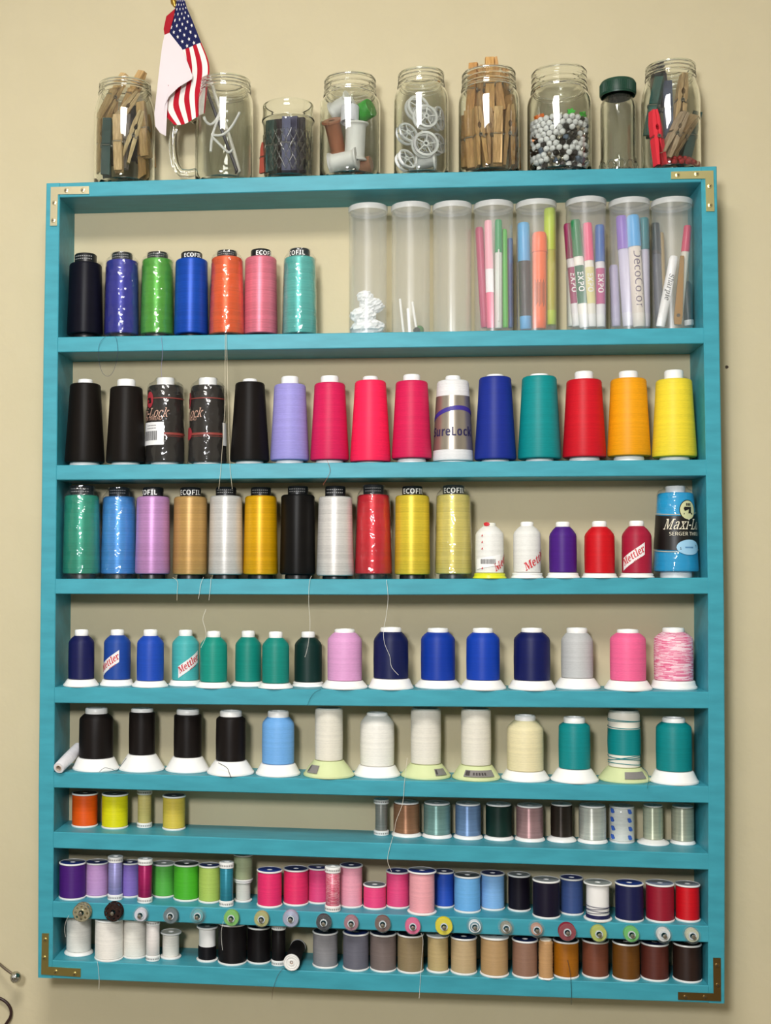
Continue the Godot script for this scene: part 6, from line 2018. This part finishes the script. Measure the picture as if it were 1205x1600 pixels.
func build_strands() -> void:
	for d in [
		["pair of cream strands dangling from the orange cone, left strand", "e8dcc0", .00022, [Vector3(-.1891, 1.7184, .079), Vector3(-.189, 1.6868, .079), Vector3(-.1894, 1.6205, .079), Vector3(-.1932, 1.5544, .079), Vector3(-.1948, 1.5337, .079), Vector3(-.1964, 1.5181, .079)]],
		["pair of cream strands dangling from the orange cone, right strand", "e8dcc0", .00022, [Vector3(-.1875, 1.7184, .079), Vector3(-.1864, 1.6785, .079), Vector3(-.1844, 1.6122, .079), Vector3(-.1824, 1.5543, .079), Vector3(-.1807, 1.5337, .079), Vector3(-.1789, 1.518, .079)]],
		["navy strand looping below the dark blue wrapped cone", "28345c", .0002, [Vector3(-.3357, 1.7192, .079), Vector3(-.3323, 1.7141, .079), Vector3(-.3305, 1.6989, .079), Vector3(-.332, 1.6847, .079), Vector3(-.337, 1.6705, .079), Vector3(-.3438, 1.6656, .079), Vector3(-.3506, 1.6707, .079), Vector3(-.355, 1.685, .079), Vector3(-.356, 1.7018, .079), Vector3(-.3527, 1.7119, .079), Vector3(-.3468, 1.7177, .079)]],
		["violet strand hanging below the green cone", "8a84b0", .0002, [Vector3(-.273, 1.7165, .079), Vector3(-.2712, 1.6964, .079), Vector3(-.2727, 1.6755, .079), Vector3(-.2718, 1.663, .079)]],
		["rust coloured strand hanging from the crimson cone", "9a4a30", .00022, [Vector3(-.0573, 1.5545, .079), Vector3(-.0532, 1.543, .079), Vector3(-.0548, 1.5356, .079), Vector3(-.0588, 1.5283, .079), Vector3(-.0621, 1.5226, .079)]],
		["pale strand hanging below the tan gold cone", "e6dcc0", .0002, [Vector3(-.2557, 1.4043, .079), Vector3(-.2494, 1.3986, .079), Vector3(-.2497, 1.3854, .079), Vector3(-.2499, 1.3747, .079)]],
		["white strand hanging off the silver-white cone, left", "f0ece0", .00022, [Vector3(-.2156, 1.4045, .079), Vector3(-.2189, 1.3963, .079), Vector3(-.2205, 1.3856, .079), Vector3(-.2221, 1.3765, .079)]],
		["white strand hanging off the silver-white cone, right", "f0ece0", .0002, [Vector3(-.2057, 1.4045, .079), Vector3(-.2064, 1.3939, .079), Vector3(-.2084, 1.375, .079)]],
		["white wavy strand above the first sea green spool", "f4f0e6", .00022, [Vector3(-.2121, 1.3635, .079), Vector3(-.2162, 1.3512, .079), Vector3(-.2136, 1.3405, .079), Vector3(-.2119, 1.3291, .079), Vector3(-.2184, 1.3143, .079)]],
		["white strand hanging from the black cone to the blackish green spool", "e6e6dc", .00022, [Vector3(-.0765, 1.4068, .079), Vector3(-.0792, 1.3986, .079), Vector3(-.08, 1.3742, .079), Vector3(-.0783, 1.3474, .079), Vector3(-.0795, 1.3279, .079), Vector3(-.0819, 1.3133, .079), Vector3(-.0847, 1.3038, .079)]],
		["white strand with a needle end hanging from the red cone", "e8e8e0", .00024, [Vector3(.0184, 1.4024, .082), Vector3(.0204, 1.379, .082), Vector3(.0177, 1.3548, .082), Vector3(.0149, 1.3387, .082), Vector3(.0161, 1.3226, .082), Vector3(.0225, 1.3066, .082), Vector3(.0249, 1.293, .082), Vector3(.0337, 1.2827, .082)]],
		["dark strand hanging over the fourth shelf board", "24343c", .00022, [Vector3(-.0639, 1.2634, .079), Vector3(-.072, 1.2592, .079), Vector3(-.0777, 1.2519, .079), Vector3(-.0817, 1.2421, .079)]],
		["black strand trailing between the first two black spools", "1a1412", .0003, [Vector3(-.3491, 1.1537, .081), Vector3(-.3429, 1.1587, .081), Vector3(-.3337, 1.1577, .081), Vector3(-.3265, 1.155, .081), Vector3(-.3228, 1.16, .081), Vector3(-.3141, 1.1716, .081)]],
		["black strand curling down the foot beside the light blue spool", "1a1412", .0004, [Vector3(-.1948, 1.1684, .0815), Vector3(-.1841, 1.1629, .0815), Vector3(-.1808, 1.1565, .0815), Vector3(-.1783, 1.1501, .0815)]],
		["long cream strand hanging from the green-footed cream spool", "f0e8d8", .00024, [Vector3(.0445, 1.1793, .079), Vector3(.0409, 1.1465, .079), Vector3(.0401, 1.1345, .079), Vector3(.0381, 1.1202, .079), Vector3(.0306, 1.1001, .079), Vector3(.028, 1.0857, .079), Vector3(.0218, 1.0632, .079), Vector3(.0202, 1.0496, .079), Vector3(.025, 1.0371, .079)]],
		["white strand hanging below the bottom board at the left", "f0ece4", .0002, [Vector3(-.3503, .9122, .079), Vector3(-.349, .9041, .079), Vector3(-.3476, .8896, .079), Vector3(-.3479, .8766, .079)]],
		["dark red strand hanging below the slim black spool", "5a2c28", .0002, [Vector3(-.1106, .9131, .079), Vector3(-.1179, .9025, .079), Vector3(-.1235, .8863, .079), Vector3(-.1251, .8727, .079)]],
		["white strand hanging past the khaki spool", "ece8e0", .00022, [Vector3(.0616, .9622, .079), Vector3(.064, .9528, .079), Vector3(.0624, .9291, .079), Vector3(.0608, .9054, .079), Vector3(.0592, .8818, .079)]],
		["dark strand hanging over the bottom board at the right", "24303a", .0003, [Vector3(.2407, .9358, .079), Vector3(.2437, .9203, .079), Vector3(.2451, .9009, .079), Vector3(.245, .8815, .079)]],
		["pale tail hanging beside the fat white spool", "dcdcd4", .0002, [Vector3(-.3879, .9693, .079), Vector3(-.392, .961, .079), Vector3(-.3936, .9512, .079), Vector3(-.3922, .9415, .079)]],
		["white tail falling from the grass green bobbin", "ecece4", .0002, [Vector3(-.1862, .9705, .088), Vector3(-.1886, .9584, .088), Vector3(-.1881, .9449, .088), Vector3(-.1869, .9346, .088)]],
		["teal strand hanging over the foot of the half-used spool", "0a6a70", .0003, [Vector3(.3308, 1.1738, .082), Vector3(.3368, 1.1684, .082), Vector3(.3391, 1.1591, .082), Vector3(.3367, 1.1482, .082)]],
	]:
		var pts := []
		var at: Vector3 = d[3][0]
		for p in d[3]: pts.append(p - at)
		begin()
		tube(pts, d[2], 5)
		var o := part("loose_strand", done(), mat(d[1], 0.6), self)
		o.position = at
		tag(o, d[0], "loose thread", "loose ends of thread")
